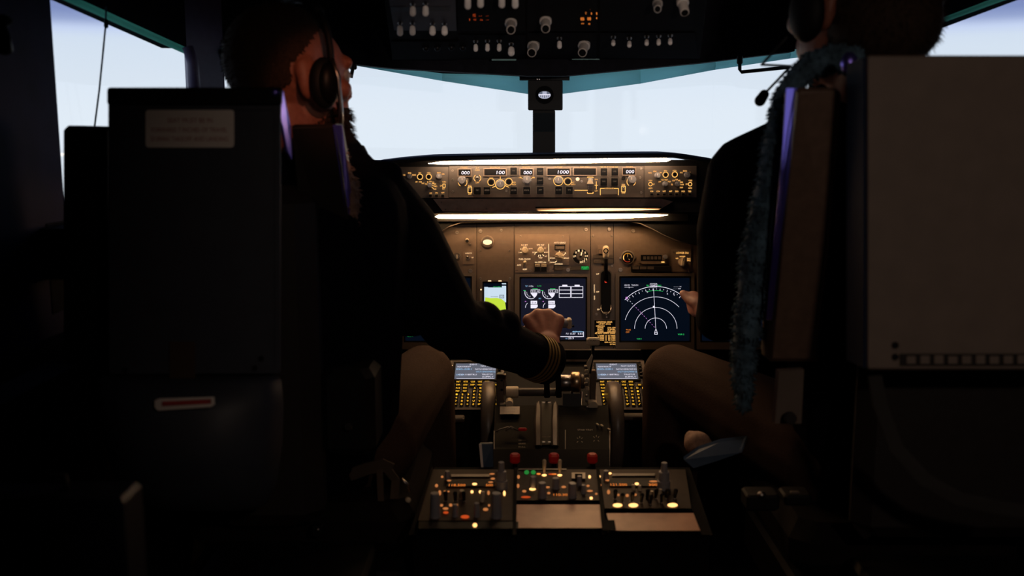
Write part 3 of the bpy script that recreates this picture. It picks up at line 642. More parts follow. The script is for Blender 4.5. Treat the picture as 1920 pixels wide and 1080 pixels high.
mb = MB(); mb.box(P, 1089, 498.6, 1105, 506.2, 0, .008, M_dpanel); mb.quad(P, 1089.6, 499.2, 1104.4, 505.6, .0084, M_gled); mb.text(P, 'LE FLAPS', 1097, 500.8, 2.2, .0088, M_sgreen, width=12); mb.text(P, 'EXT', 1097, 504, 2.2, .0088, M_sgreen, width=6); mb.build('flap_extend_light', t1, 'green lit annunciator')

# landing gear lever panel
t1 = thing('landing_gear_panel', 'tall brown panel with the cream-topped gear lever between the two big screens', 'control panel', P.pt(1131, 650, 0))
mb = MB(); mb.box(P, 1110.5, 494.5, 1151, 650, 0, .003, M_panel)
mb.box(P, 1112, 477.5, 1149, 484.5, 0, .007, M_dpanel); mb.box(P, 1112.5, 486, 1149, 493.5, 0, .007, M_dpanel, 0); mb.frame(P, rr(1114, 487.3, 1126, 492.6), rr(1114.8, 488, 1125.2, 491.9), .007, .0074, M_plate)
mb.box(P, 1121, 459, 1133, 476, 0, .01, M_plate); mb.frame(P, rr(1122, 467.5, 1128, 476), rr(1122.8, 468.3, 1127.2, 475.2), .01, .0104, M_dpanel)
mb.frame(P, rr(1124.5, 506, 1147.5, 590, 8), rr(1126.5, 508, 1145.5, 588, 7), 0, .008, M_dpanel); mb.flat(P, rr(1126, 507, 1146, 589, 7), .0035, M_gloss)
for s_, x_, y_ in (('UP', 1120.7, 513.8), ('OFF', 1120.7, 547.2), ('DN', 1122.7, 580.2)): mb.text(P, s_, x_, y_, 2.6, .0036, M_warmw, width=5.4)
mb.text(P, 'LANDING', 1114.3, 541, 2.2, .0036, M_warmw, width=15, rot=math.pi / 2); mb.text(P, 'GEAR', 1114.5, 558, 2.2, .0036, M_warmw, width=8, rot=math.pi / 2)
screw(mb, P, 1147, 499, 2, .005); screw(mb, P, 1118, 589, 2.2, .005)
mb.build('faceplate', t1)
mb = MB(); c0 = P.pt(1136, 500, .006)
mb.tube([P.pt(1136.5, 528, .004), P.pt(1136, 505, .024), P.pt(1135.8, 485, .045)], [.006, .0055, .006], M_black)
mb.capsule(P.pt(1136, 466, .052), P.pt(1136, 480, .052), .0085, .0085, M_cream); mb.ring(P, 1136, 470.5, 3, 5, .061, M_black, 0, 360, 20)
mb.build('gear_lever', t1, 'lever with cream wheel-shaped knob')
mb = MB(); mb.box(P, 1133.8, 519, 1137.8, 530, .0045, .010, M_redl, 1); mb.build('override_light', t1, 'small glowing red light')
mb = MB(); mb.tube([P.pt(1127, 572, .006), P.pt(1127, 582, .014), P.pt(1131, 588, .014), P.pt(1141, 588, .014), P.pt(1145.5, 582, .014), P.pt(1145.5, 572, .006)], .0022, M_steel, 8)
mb.box(P, 1129, 584, 1144, 598, .003, .012, M_dpanel, 2); screw(mb, P, 1136, 589, 2, .0135); screw(mb, P, 1136.5, 594.5, 1.6, .0135); mb.build('lever_guard', t1)
mb = MB(); mb.box(P, 1114.5, 600.5, 1157, 649.5, .003, .0045, M_black)
T = lambda s_, x_, y_, w, sz=2.7: mb.text(P, s_, x_, y_, sz, .005, M_amber, width=w)
T('LANDING GEAR', 1133.5, 603.8, 29, 3); T('LIMIT (IAS)', 1134, 607.8, 22, 2.8); T('OPERATING', 1125.5, 611.4, 16, 2.2)
for y_, a_, b_ in ((614.4, 'EXTEND', '270K-.82M'), (617.6, 'RETRACT', '235K'), (620.8, 'EXTENDED', '320K-.82M')): T(a_, 1126, y_, 11, 2.2); T(b_, 1146.5, y_, 15, 2.2)
mb.line(P, 1117, 623, 1155, 623, .7, .005, M_amber)
T('FLAPS LIMIT (IAS)', 1134.5, 625.6, 37, 2.8); mb.line(P, 1136.3, 628.5, 1136.3, 639, .8, .005, M_amber)
for y_, a_, b_ in ((629.2, '1-250K', '15-200K'), (632, '2-250K', '25-190K'), (634.8, '5-250K', '30-175K'), (637.6, '10-210K', '40-162K')): T(a_, 1127, y_, 12, 2.1); T(b_, 1147, y_, 14, 2.1)
T('230K ALT FLAP', 1144.5, 641.6, 22, 2.2); T('EXTEND', 1149.5, 645.4, 11, 2.2); mb.build('limit_placard', t1, 'black placard with amber speed limits')

# brake pressure gauge, clock, lower display selector
t1 = thing('brake_pressure_gauge', 'small round gauge with a yellow and red arc, right of the gear lever', 'gauge', P.pt(1177, 497, 0))
mb = MB(); mb.cyl(P, 1177, 483, 13.4, 0, .006, M_bezel, 12.8); mb.cyl(P, 1177, 483, 11, .006, .0068, M_gloss)
for x_ in (1163, 1190.8): mb.cyl(P, x_, 484, 2, 0, .004, M_screw, n=8)
mb.build('body', t1)
mb = MB()
for a0, a1, m_ in ((150, 210, M_sgreen), (55, 150, mat('gauge_yellow', (.6, .4, .05), .5)), (210, 300, mat('gauge_red', (.55, .06, .03), .5)), (0, 55, M_cream)): mb.ring(P, 1177, 483, 7.2, 8.8, .0072, m_, a0, a1, 14) if m_ is not M_sgreen else mb.ring(P, 1177, 483, 7.2, 8.8, .0072, M_amber, a0, a1, 14)
mb.line(P, 1177, 484, 1177, 476, 1.4, .0076, M_cream); mb.line(P, 1177, 484, 1180.5, 487, 1.4, .0076, M_cream); mb.cyl(P, 1177, 484, 2, .0068, .009, M_black, n=10); mb.build('dial', t1)
t1 = thing('elapsed_time_clock', 'low rectangular clock unit with a dark display, right of the small round gauge', 'clock', P.pt(1222, 494, 0))
mb = MB(); mb.poly(P, [(1198, 475.5), (1253, 474), (1253, 490), (1248, 495), (1204, 495), (1198, 490)], 0, .010, M_panel); mb.box(P, 1201.5, 477.8, 1241, 489.2, .010, .0105, M_gloss)
for i in range(5): mb.quad(P, 1206 + i * 7, 480.6, 1211 + i * 7, 486.5, .0109, M_dpanel)
mb.build('case', t1)
mb = MB(); mb.cyl(P, 1247, 482, 4.2, .01, .018, M_knob); mb.build('knob', t1); mb = MB(); mb.box(P, 1240, 490.5, 1246, 492.5, .010, .0112, M_amber); mb.build('button', t1)
t1 = thing('annunciator_ledge', 'dark ledge of three unlit annunciators above the map screen', 'annunciator', P.pt(1220, 510, 0))
mb = MB(); mb.box(P, 1183, 498.6, 1258, 509.5, 0, .012, M_black, 1, .6); mb.build('case', t1)
for i in range(3): m2 = MB(); m2.box(P, 1186 + i * 14, 499.6, 1198 + i * 14, 505, .012, .0135, M_dpanel); m2.build('lens', t1)
t1 = thing('lower_display_selector', 'small plate with one cream selector knob at the right end of the panel', 'control panel', P.pt(1276, 509, 0))
mb = MB(); mb.box(P, 1258.5, 467, 1296, 509.5, 0, .003, M_plate)
T = lambda s_, x_, y_, w, sz=2.8: mb.text(P, s_, x_, y_, sz, .0036, M_amber, width=w)
T('LOWER DU', 1279.5, 474.2, 23, 3.4); T('NORM', 1279.5, 481, 10, 2.6); T('ENG', 1291.5, 485, 6, 2.6); T('PRI', 1291.5, 488.6, 6, 2.6); T('ND', 1269.5, 484.5, 5, 2.6); mb.line(P, 1289.5, 503, 1292, 511, 1.4, .004, M_cream)
screw(mb, P, 1263.5, 472.5, 2, .0045); mb.build('faceplate', t1); pknob(PQ, 1279, 491.5, 8, t1, math.radians(8), M_cream, .02)

# ------------------------------------------------------------------ display units
def display(name, label, bz, sc, gfx, parts=None, scrm=M_scr, cat='screen'):
    r = thing(name, label, cat, P.pt((bz[0] + bz[2]) / 2, bz[3], 0), None)
    mb = MB(); mb.frame(P, rr(*bz, 1.5), rr(sc[0] - 3, sc[1] - 3, sc[2] + 3, sc[3] + 3, 1.5), 0, .010, M_bezel)
    mb.frame(P, rr(sc[0] - 3, sc[1] - 3, sc[2] + 3, sc[3] + 3, 1.5), rr(sc[0], sc[1], sc[2], sc[3], 1.5), .001, .0075, M_black); mb.build('bezel', r)
    mb = MB(); mb.quad(P, sc[0] - 1, sc[1] - 1, sc[2] + 1, sc[3] + 1, .0025, scrm); gfx(mb); mb.build('screen', r, fix=False); return r
H = .0031
def gfx_engine(mb):
    X = lambda x: 975 + x / 8.0; Y = lambda y: 525 + y / 8.0
    tx = lambda s_, x_, y_, w, sz, m_=M_white: mb.text(P, s_, X(x_), Y(y_), sz, H, m_, width=w)
    tx('TAT', 98, 92, 4.5, 2.4, M_scyan); tx('+10c', 165, 92, 9, 2.8); tx('R-TO', 292, 90, 7, 2, M_sgreen)
    for cx in (165, 430):
        mb.ring(P, X(cx), Y(190), 10.9, 12.0, H, M_white, 165, 300, 24)
        pts = [(X(cx - 8), Y(198))] + [(X(cx) + 11.8 * math.cos(math.radians(a)), Y(190) + 11.4 * math.sin(math.radians(a))) for a in range(4, 62, 6)]
        mb.flat(P, pts[::-1], H, M_white)
        for a in (180, 205, 230, 255): mb.text(P, str((a - 155) // 25 * 2), X(cx) + 8 * math.cos(math.radians(a)), Y(190) - 7.6 * math.sin(math.radians(a)), 2.6, H, M_white)
        mb.frame(P, rr(X(cx - 4), Y(144), X(cx + 137), Y(195)), rr(X(cx + 2), Y(150), X(cx + 131), Y(189)), H, H + .0001, M_white); tx('22.4', cx + 64, 169, 13, 3.4)
        mb.line(P, X(cx + 20), Y(132), X(cx + 100), Y(132), 1, H, M_sgreen); mb.line(P, X(cx - 115), Y(158), X(cx - 80), Y(158), 1, H, M_sgreen)
        mb.ring(P, X(cx), Y(410), 9.8, 10.6, H, M_white, 130, 185, 14); mb.line(P, X(cx - 92), Y(322), X(cx - 72), Y(322), 1, H, M_smag)
        mb.quad(P, X(cx - 5), Y(312), X(cx + 92), Y(362), H, M_white); mb.text(P, '516', X(cx + 42), Y(338), 3.2, H + .0003, M_black, width=8)
        mb.flat(P, [(X(cx - 5), Y(370)), (X(cx - 5), Y(425)), (X(cx + 75), Y(425)), (X(cx + 100), Y(400)), (X(cx + 100), Y(370))], H, M_white)
    tx('N1', 298, 277, 4, 2.6, M_scyan)
    for x0, x1 in ((588, 757), (772, 942)):
        mb.frame(P, rr(X(x0 - 4), Y(94), X(x1 + 4), Y(265)), rr(X(x0 + 3), Y(101), X(x1 - 3), Y(258)), H, H + .0001, M_white)
        for y_ in (150, 206): mb.line(P, X(x0), Y(y_), X(x1), Y(y_), 1, H, M_white)
        mb.quad(P, X((x0 + x1) / 2 - 38), Y(71), X((x0 + x1) / 2 + 38), Y(98), H, M_white)
    mb.line(P, X(560), Y(850), X(952), Y(850), 1.2, H, M_white); mb.line(P, X(952), Y(852), X(952), Y(775), 1.2, H, M_white); mb.line(P, X(785), Y(777), X(952), Y(777), 1.1, H, M_scyan)
    tx('FUEL KG', 860, 772, 16, 1.8, M_scyan); tx('FU', 710, 806, 4.6, 3); tx('13.87', 793, 806, 10, 3.4); tx('8.81', 903, 806, 8.6, 3.4); tx('TOT', 697, 880, 4, 2, M_scyan); tx('20.9', 765, 872, 10.5, 3.8); tx('4', 600, 720, 2, 3)
display('engine_display', 'large dark screen with white engine dials, behind the captain\'s hand', (965, 513.5, 1107, 655), (977, 522, 1098, 637), gfx_engine)
def gfx_nav(mb):
    X = lambda x: 1160 + x / 8.643; Y = lambda y: 520 + y / 8.64
    tx = lambda s_, x_, y_, w, sz, m_=M_white: mb.text(P, s_, X(x_), Y(y_), sz, H, m_, width=w)
    cx, cy = X(602), Y(832)
    mb.ring(P, cx, cy, 19.7, 20.4, H, M_white, 0, 180, 40); mb.ring(P, cx, cy, 39.4, 40.1, H, M_white, 0, 180, 60); mb.ring(P, cx, cy, 59.2, 59.9, H, M_white, 43, 164, 60); mb.ring(P, cx, cy, 78.6, 79.5, H, M_white, 52, 137, 70)
    mb.ring(P, cx, cy, 71, 71.7, H, M_sgreen, 79, 103, 20)
    for i in range(18):
        a = math.radians(54 + i * 5); L = 4.2 if i % 2 == 0 else 1.8
        if a > math.radians(137): break
        v_ = .955
        mb.line(P, cx + 79 * math.cos(a), cy - 79 * v_ * math.sin(a), cx + (79 - L) * math.cos(a), cy - (79 - L) * v_ * math.sin(a), .8, H, M_white)
    tx('3', 465, 238, 2, 2.6); tx('6', 790, 266, 2, 2.6); tx('E', 903, 286, 1.6, 2.2)
    mb.line(P, X(566), Y(178), X(601), Y(826), .7, H, M_white)
    mb.quad(P, X(555), Y(462), X(580), Y(494), H, M_white); tx('TRK', 470, 134, 5, 2.8, M_sgreen); tx('MAG', 660, 133, 6.5, 2.8, M_sgreen)
    mb.frame(P, rr(X(508), Y(104), X(622), Y(162)), rr(X(514), Y(98), X(616), Y(156)), H, H + .0001, M_white); tx('040', 566, 130, 8.6, 3.8)
    tx('GS190', 136, 127, 10, 2.8); tx('TAS191', 260, 127, 12.5, 2.8); tx('---', 120, 160, 6, .6); mb.line(P, X(95), Y(161), X(240), Y(161), .5, H, M_white); mb.line(P, X(165), Y(150), X(172), Y(176), .7, H, M_white)
    tx('-----Z', 955, 152, 15, 1.4); tx('---', 916, 186, 7, .8); tx('NM', 984, 184, 5, 2)
    for i in range(14):
        t0_, t1_ = i / 14, (i + .42) / 14; x0, y0, x1, y1 = 150, 350, 600, 828
        mb.line(P, X(x0 + (x1 - x0) * t0_), Y(y0 + (y1 - y0) * t0_), X(x0 + (x1 - x0) * t1_), Y(y0 + (y1 - y0) * t1_), .6, H, M_smag if i > 2 else M_white)
    for a in range(4): mb.line(P, X(130) - 2.6 * math.cos(a * .785), Y(336) - 2.6 * math.sin(a * .785), X(130) + 2.6 * math.cos(a * .785), Y(336) + 2.6 * math.sin(a * .785), .6, H, M_smag)
    mb.line(P, X(603), Y(832), X(582), Y(895), .8, H, M_white); mb.line(P, X(603), Y(832), X(626), Y(895), .8, H, M_white); mb.frame(P, rr(X(580), Y(892), X(630), Y(928)), rr(X(588), Y(900), X(622), Y(920)), H, H + .0001, M_white)
    tx('TCAS', 157, 852, 9, 2.6, M_sorange); tx('OFF', 145, 888, 7, 2.8, M_sorange); tx('VOR 2', 1010, 924, 12, 2.8, M_sgreen); tx('VOR 0', 332, 997, 9, 2.2, M_sgreen)
display('navigation_display', 'large dark map screen with white range arcs, on the right of the gear lever', (1154, 512, 1302, 655), (1164, 521, 1293, 639), gfx_nav, scrm=M_scrnd)
def gfx_stby(mb):
    mb.quad(P, 908, 531, 949, 567, H, M_scrsky); mb.quad(P, 908, 531, 916, 538, H + .0001, M_scrnd); mb.quad(P, 915, 531, 941, 539, H + .0001, M_scrnd); mb.quad(P, 941, 533, 949, 536, H + .0001, M_scrnd)
    mb.text(P, '1013 HPA', 932, 538, 2.2, H + .0002, M_sgreen, width=14)
    mb.poly(P, [(910, 557.5), (920, 559), (932, 558.5), (941, 561), (947, 566), (949, 582), (908, 582)], H, H + .0001, M_scryel)
    mb.frame(P, rr(936.5, 553, 945, 559), rr(937.3, 553.8, 944.2, 558.2), H + .0001, H + .0002, M_scrnd); mb.text(P, '120', 940.8, 556, 2.6, H + .0002, M_scrnd, width=5); mb.line(P, 917, 541, 917, 556, .4, H, M_white); mb.line(P, 920, 556.5, 934, 556.5, .5, H + .0001, M_bezel)
r = display('standby_flight_display', 'small bright pale screen with a yellow patch, above the captain\'s forearm', (899, 524.5, 957, 592), (907.5, 531, 949.5, 582), gfx_stby)
for x_ in (918, 937.5): m2 = MB(); m2.box(P, x_ - 5, 524.5, x_ + 5, 529, .010, .016, M_dpanel, 1); m2.quad(P, x_ - 3, 525.8, x_ + 3, 527.6, .0163, M_warmw); m2.build('button', r)
m2 = MB(); m2.cyl(P, 902, 543, 1.4, .010, .0115, M_warmw, n=8); m2.build('indicator', r)
def gfx_cap(mb):
    mb.text(P, 'TCAS', 768, 622, 2.8, H, M_sorange, width=8.5); mb.text(P, 'OFF', 767, 626, 2.8, H, M_sorange, width=6); mb.text(P, 'VOR 1', 768.5, 630.6, 2.4, H, M_sgreen, width=11)
display('captain_map_display', 'dark screen with orange and green text, glimpsed above the captain\'s knee', (752, 512, 890, 655), (760, 521, 882, 639), gfx_cap, scrm=M_scrnd)
def gfx_fo(mb):
    mb.poly(P, [(1357, 608), (1377, 596), (1382, 597), (1380, 608.5)], H, H + .0001, M_sorange)
    for x0, x1, y in ((1373, 1380, 596), (1367, 1376, 601.5), (1366, 1373, 604.5)): mb.line(P, x0, y, x1, y, 1.2, H + .0003, M_white)
    mb.line(P, 1343.5, 630, 1348, 634, 1.8, H, M_smag); mb.line(P, 1347, 633, 1360, 634.6, 1.2, H, M_scyan)
display('first_officer_flight_display', 'dark screen with an orange block, glimpsed left of the right seat\'s fleece', (1306, 512, 1440, 655), (1316, 521, 1430, 639), gfx_fo, scrm=M_scrnd)

# ------------------------------------------------------------------ control display units (keypads)
PCD = Pl(681, 2.565, 765, 2.462)
P = PCD
def cdu(label, xc, rows_txt, side):
    """xc(py): pixel of the unit's left inner edge at height py"""
    r = thing('control_display_unit', label, 'keypad', P.pt(xc(765) + 40, 768, 0), 'keypad units either side of the throttles')
    mb = MB(); L = lambda dx, y: (xc(y) + dx * (1 + (y - 681) * .0004), y)
    mb.poly(P, [L(-9, 676), L(93, 676), L(93, 768), L(-9, 768)], -.03, 0, M_dpanel)
    mb.frame(P, [L(-9, 768), L(93, 768), L(93, 676), L(-9, 676)], [L(-3, 766), L(87, 766), L(87, 678), L(-3, 678)], 0, .003, M_panel)
    mb.frame(P, [L(-2, 713), L(82, 713), L(82, 679), L(-2, 679)], [L(2, 710.5), L(78, 710.5), L(78, 681.5), L(2, 681.5)], 0, .004, M_black); mb.build('body', r)
    mb = MB(); mb.flat(P, [L(1, 711.5), L(79, 711.5), L(79, 680.5), L(1, 680.5)], .001, M_scrcdu)
    for s_, dx, y_, w, m_ in rows_txt: mb.text(P, s_, *L(dx, y_), 2.6, .0015, m_, width=w)
    mb.line(P, *L(6, 709.6), *L(76, 709.6), .6, .0015, M_white); mb.build('screen', r, fix=False)
    def key(dx, y_, w, h, gl):
        x_, _ = L(dx, y_); m2 = MB(); m2.box(P, x_ - w / 2, y_ - h / 2, x_ + w / 2, y_ + h / 2, 0, .004, M_black, 0, .5)
        if len(gl) > 1: m2.text(P, gl, x_, y_, h * .60, .0044, M_key, width=w * .66)
        else: m2.text(P, gl, x_, y_, h * .64, .0044, M_key, width=w * .46)
        m2.build('key', r)
    top = [['INIT', 'RTE', 'CLB', 'CRZ', 'DES'], ['DIR', 'LEGS', 'DEP', 'HOLD', 'PROG']]
    for j in range(2):
        for i in range(5): key(10.5 + i * 13.2, 715.5 + j * 5.8, 11.4, 4.6, top[j][i])
    key(79, 721.3, 9, 4.4, 'EXEC')
    for j, ps in enumerate((('N1', 'FIX'), ('PREV', 'NEXT'))):
        for i in range(2): key(10.5 + i * 13.2, 727.4 + j * 5.6, 10.5, 4.8, ps[i])
    for j in range(4):
        for i in range(3): key(9.5 + i * 10.6, 739.4 + j * 6.1, 7.2, 4.8, ['123', '456', '789', '.0+'][j][i])
    al = ['ABCDE', 'FGHIJ', 'KLMNO', 'PQRST', 'UVWXY', 'Z-/CX']
    al[5] = ['Z', 'SP', 'DEL', '/', 'CLR']
    for j in range(6):
        for i in range(5): key(41.5 + i * 10.8, 727.4 + j * 6.05, 7.6, 4.8, al[j][i])
    for j in range(4):
        for sx_ in (-5.5, 84.5):
            x_, _ = L(sx_, 685 + j * 6.5); m2 = MB(); m2.box(P, x_ - 3, 683.4 + j * 6.5, x_ + 3, 686.8 + j * 6.5, 0, .005, M_black, 0, .4); m2.quad(P, x_ - 2, 684.6 + j * 6.5, x_ + 2, 685.6 + j * 6.5, .0053, M_warmw if (side < 0 and sx_ < 0 and j < 3) else M_bezel); m2.build('line_select_key', r)
    return r
RT = [('IDENT', 35, 683.2, 14, M_white), ('NAV DATA', 62, 686.2, 26, M_white), ('NAVWAYP', 18, 687.4, 25, M_white), ('BSIS-22R1', 18, 692, 28, M_scyan), ('NOV10DEC07/12', 58, 692.2, 38, M_white), ('OCT12NOV09/12', 59, 697, 36, M_scyan),
      ('U10.8A', 12, 702.5, 15, M_scyan), ('CO-1188TRU', 26, 702.3, 34, M_white), ('TRUST.M', 62, 702, 20, M_white), ('SUPPLY', 64, 706.6, 21, M_white)]
cdu('lit yellow keypad and grey text screen unit right of the throttles', lambda y: 1115 + (y - 681) * .105, RT, 1)
cdu('lit yellow keypad unit under the captain\'s forearm, left of the throttles', lambda y: 853 - (y - 681) * .11, RT, -1)
# ledges above the keypads
PLG = Pl(670, 2.60, 690, 2.60)
t0 = thing('forward_console', 'dark forward console rising under the instrument panel between the pilots\' legs', 'console', (0, 2.58, 0))
mb = MB(); mb.slab([P.pt(832, 772, -.034), P.pt(1215, 772, -.034), P.pt(1205, 674, -.034), P.pt(845, 674, -.034)], (0, .05, -.03), M_black); mb.build('sloped_deck', t0)
mb = MB(); mb.slab([(-.24, 2.46, .02), (.24, 2.46, .02), (.24, 2.46, .58), (-.24, 2.46, .58)], (0, .2, 0), M_black); mb.build('lower_body', t0)
mb = MB(); mb.box(PLG, 1056, 674, 1100, 678, -.02, 0, M_plate); mb.build('ledge', t0, 'pale ledge strip')
mb = MB(); mb.box(PLG, 1052, 656.5, 1205, 673.5, -.06, -.045, M_black); mb.box(PLG, 1052, 679, 1110, 700, -.06, -.04, M_black); mb.build('knee_panel', t0)

# ------------------------------------------------------------------ throttle stand
t0 = thing('throttle_stand', 'dark control stand with levers, trim wheels and barrel hub between the pilots', 'control stand', (.0, 2.25, 0))
PT = Pl(740, 2.36, 880, 2.10)
P = PT
mb = MB(); mb.poly(P, [(928, 760), (1140, 760), (1144, 884), (924, 884)], -.05, 0, M_stand)
mb.slab([(-.135, 2.06, .02), (.14, 2.06, .02), (.14, 2.06, .50), (-.135, 2.06, .50)], (0, .33, 0), M_black)
for x_ in (926.5, 1143): mb.line(P, x_, 808, x_, 872, 1.1, .0006, M_bezel)
mb.line(P, 1060, 806, 1060, 870, 1, .0006, M_bezel)
mb.text(P, 'PARKING', 979, 825.5, 2.4, .0006, M_bezel, width=13); mb.text(P, 'BRAKE', 979, 831.8, 2.4, .0006, M_bezel, width=13); mb.text(P, 'PULL', 979, 838, 2.4, .0006, M_bezel, width=13)
mb.text(P, 'STAB TRIM', 1097, 806, 2.6, .0006, M_bezel, width=28)
for x_, y_ in ((1087, 825), (1118, 823)):
    for a in (-50, 0, 50, 130, 230): mb.line(P, x_ + 4 * math.sin(math.radians(a)), y_ - 4 * math.cos(math.radians(a)), x_ + 7 * math.sin(math.radians(a)), y_ - 7 * math.cos(math.radians(a)), 1, .0006, M_bezel)
mb.build('housing', t0)
for x0 in (1003, 1034.5):   # trim indicator cheeks
    mb = MB(); pts = [(x0, 836), (x0 - 1, 790), (x0 + 2, 756), (x0 + 8, 751), (x0 + 12, 760), (x0 + 12.5, 836)]
    mb.loft([[P.pt(x, y, 0) for x, y in pts], [P.pt(x, y, .018) for x, y in pts], [P.pt(x0 + 6 + (x - x0 - 6) * .6, 794 + (y - 794) * .96, .026) for x, y in pts]], M_bezel); mb.build('lever_slot_cheek', t0)
mb = MB(); mb.box(P, 1015.5, 752, 1034, 834, 0, .003, M_gloss)
for y_ in (753.5, 827.5): mb.quad(P, 1017, y_, 1022, y_ + 1.8, .0035, M_dimleg); mb.quad(P, 1027.5, y_, 1032.5, y_ + 1.8, .0035, M_dimleg)
mb.text(P, 'CUT OFF', 1025, 819, 2.4, .0035, M_bezel, width=15); mb.build('slot_plate', t0)
for px in (916, 1150):
    mb = MB(); c = at(px, 800, 2.40); r_ = .112; w_ = .0165; L = []
    for k in range(48):
        a = 2 * math.pi * k / 48; d = Vector((0, math.cos(a), math.sin(a)))
        L.append([c + d * rr_ + Vector((xx, 0, 0)) for rr_, xx in ((r_ * .72, -w_ * .5), (r_ * .93, -w_), (r_, -w_ * .75), (r_ * 1.01, 0), (r_, w_ * .75), (r_ * .93, w_), (r_ * .72, w_ * .5), (.02, w_ * .5), (.02, -w_ * .5))])
    mb.loft(L, M_lip, wrap=True, smooth=True); mb.build('trim_wheel', t0, 'smooth brown-lit rim of the trim wheel')
# barrel hub and ring right of centre
mb = MB(); cy = 716
def drum(mb, x0, x1, y, r, Y, mt, n=32, r1=None):
    a = at(x0, y, Y); b = at(x1, y, Y); r1 = r1 or r
    mb.loft([[p + Vector((0, rad * math.cos(2 * math.pi * k / n), rad * math.sin(2 * math.pi * k / n))) for k in range(n)] for p, rad in ((a, r * .85), (a + Vector((.003, 0, 0)), r), (b - Vector((.003, 0, 0)), r1), (b, r1 * .9))], mt, smooth=True)
drum(mb, 1046, 1071, 718, .021, 2.36, M_steel); drum(mb, 1070, 1088, 716, .0255, 2.36, M_brass); drum(mb, 1088, 1096, 715, .018, 2.36, M_dpanel); mb.build('lever_hub', t0, 'shiny metal barrel with brass ring')
mb = MB(); drum(mb, 948, 972, 735, .014, 2.36, M_cream); drum(mb, 972, 1046, 735, .010, 2.36, M_dpanel); mb.build('lever_axle', t0)
mb = MB(); b_ = at(1076, 735, 2.34)
for x_ in (1071, 1088): mb.tube([at(x_ + 2, 735, 2.36), at(x_ + 2, 790, 2.30)], .0035, M_steel, 8)
mb.poly(Pl(700, 2.34, 800, 2.30), [(1055, 738), (1088, 738), (1090, 800), (1055, 800)], -.02, 0, M_gloss); mb.build('side_quadrant', t0)
for dx_, xs in ((0, 1024), (1, 1046)):
    mb = MB(); h0 = at(xs, 607, 2.365)
    mb.tube([at(xs + 2, 745, 2.34), at(xs, 690, 2.345), at(xs, 640, 2.36), h0], [.007, .007, .006, .006], M_black); mb.build('thrust_lever', t0)
mb = MB(); mb.capsule(at(992, 606, 2.365), at(1064, 606, 2.365), .0115, .0115, M_knob); mb.bx(at(1067, 606, 2.365), (.012, .022, .025), M_cream, ch=.003); mb.cyl(Pl(600, 2.352, 620, 2.352), 1074.5, 611, 2.2, -.005, .002, M_black, n=10); mb.build('thrust_grip', t0, 'pale end of the thrust lever grip')
# flap lever
mb = MB(); mb.bx(at(1112, 640, 2.33), (.031, .016, .018), M_cream, ch=.003); mb.tube([at(1112, 648, 2.33), at(1111, 668, 2.33), at(1106, 700, 2.33)], [.004, .0035, .003], M_black); mb.text(Pl(600, 2.3215, 660, 2.3215), 'FLAP', 1112, 638.6, 2.6, 0.0003, M_dpanel, width=10)
mb.slab([at(1100, 682, 2.32), at(1110, 664, 2.32), at(1112, 668, 2.32), at(1104, 700, 2.32)], (0, .004, 0), M_cream); mb.build('flap_lever', t0, 'flap lever with pale block handle')
# flap detent quadrant with steps
mb = MB()
for i in range(6): mb.bx(at(1099 + (i % 2) * 1.5, 688 + i * 8, 2.33), (.010, .014, .007), M_cream if i % 2 else M_bezel, ch=.0015)
for y_, x_ in ((742, 1100), (752, 1100), (764, 1101), (773, 1102), (777, 1102)): mb.ell(at(x_, y_, 2.31), (.0035,) * 3, M_steel)
mb.bx(at(1111, 735, 2.34), (.014, .02, .11), M_panel, ch=.002); mb.cyl(Pl(700, 2.32, 760, 2.32), 1110, 755, 9, -.02, .01, M_cream); mb.build('flap_quadrant', t0, 'stepped flap gate with pale round detent')
mb = MB(); mb.bx(at(938, 732, 2.34), (.018, .02, .085), M_panel, ch=.002); mb.bx(at(947, 720, 2.34), (.005, .02, .05), M_plate, ch=.001); mb.cyl(Pl(700, 2.32, 760, 2.32), 955, 752, 7, -.02, .01, M_cream); mb.bx(at(944, 758, 2.33), (.018, .014, .008), M_cream, ch=.002)
for y_ in (713, 731, 760): mb.ell(at(941, y_, 2.327), (.003,) * 3, M_black)
mb.build('speedbrake_quadrant', t0, 'brown slotted speedbrake gate')
mb = MB(); mb.box(P, 937, 762, 975, 777, .004, .010, M_panel, 1, .6); mb.text(P, 'STAB TRIM', 956, 766.5, 2.4, .0104, M_dpanel, width=26); mb.text(P, 'CUTOUT', 956, 772, 2.4, .0104, M_dpanel, width=20); mb.build('name_plate', t0)
for pts in (((929, 810), (938, 805), (952, 801), (962, 804)), ((948, 808), (958, 800), (972, 808)),):
    mb = MB(); mb.tube([P.pt(x, y, .012 + .006 * (i % 2)) for i, (x, y) in enumerate(pts)], .0018, M_bezel, 8); mb.build('linkage', t0)
mb = MB(); mb.capsule(P.pt(975, 805, .008), P.pt(985, 805, .012), .004, .004, M_red); mb.build('parking_brake_light', t0)
for x_, y_ in ((1119, 795), (1127, 797), (1140, 804)):
    mb = MB(); mb.capsule(P.pt(x_, y_, .002), P.pt(x_ + 3, y_ + 2, .008), .0022, .0022, M_cream); mb.build('clip', t0)
for x_, y_, m_ in ((845, 785, 0), (1190, 781, 0)):
    mb = MB(); mb.bx(at(x_, y_, 2.42), (.07, .03, .012), M_dpanel, ch=.003); mb.build('side_ledge', t0)

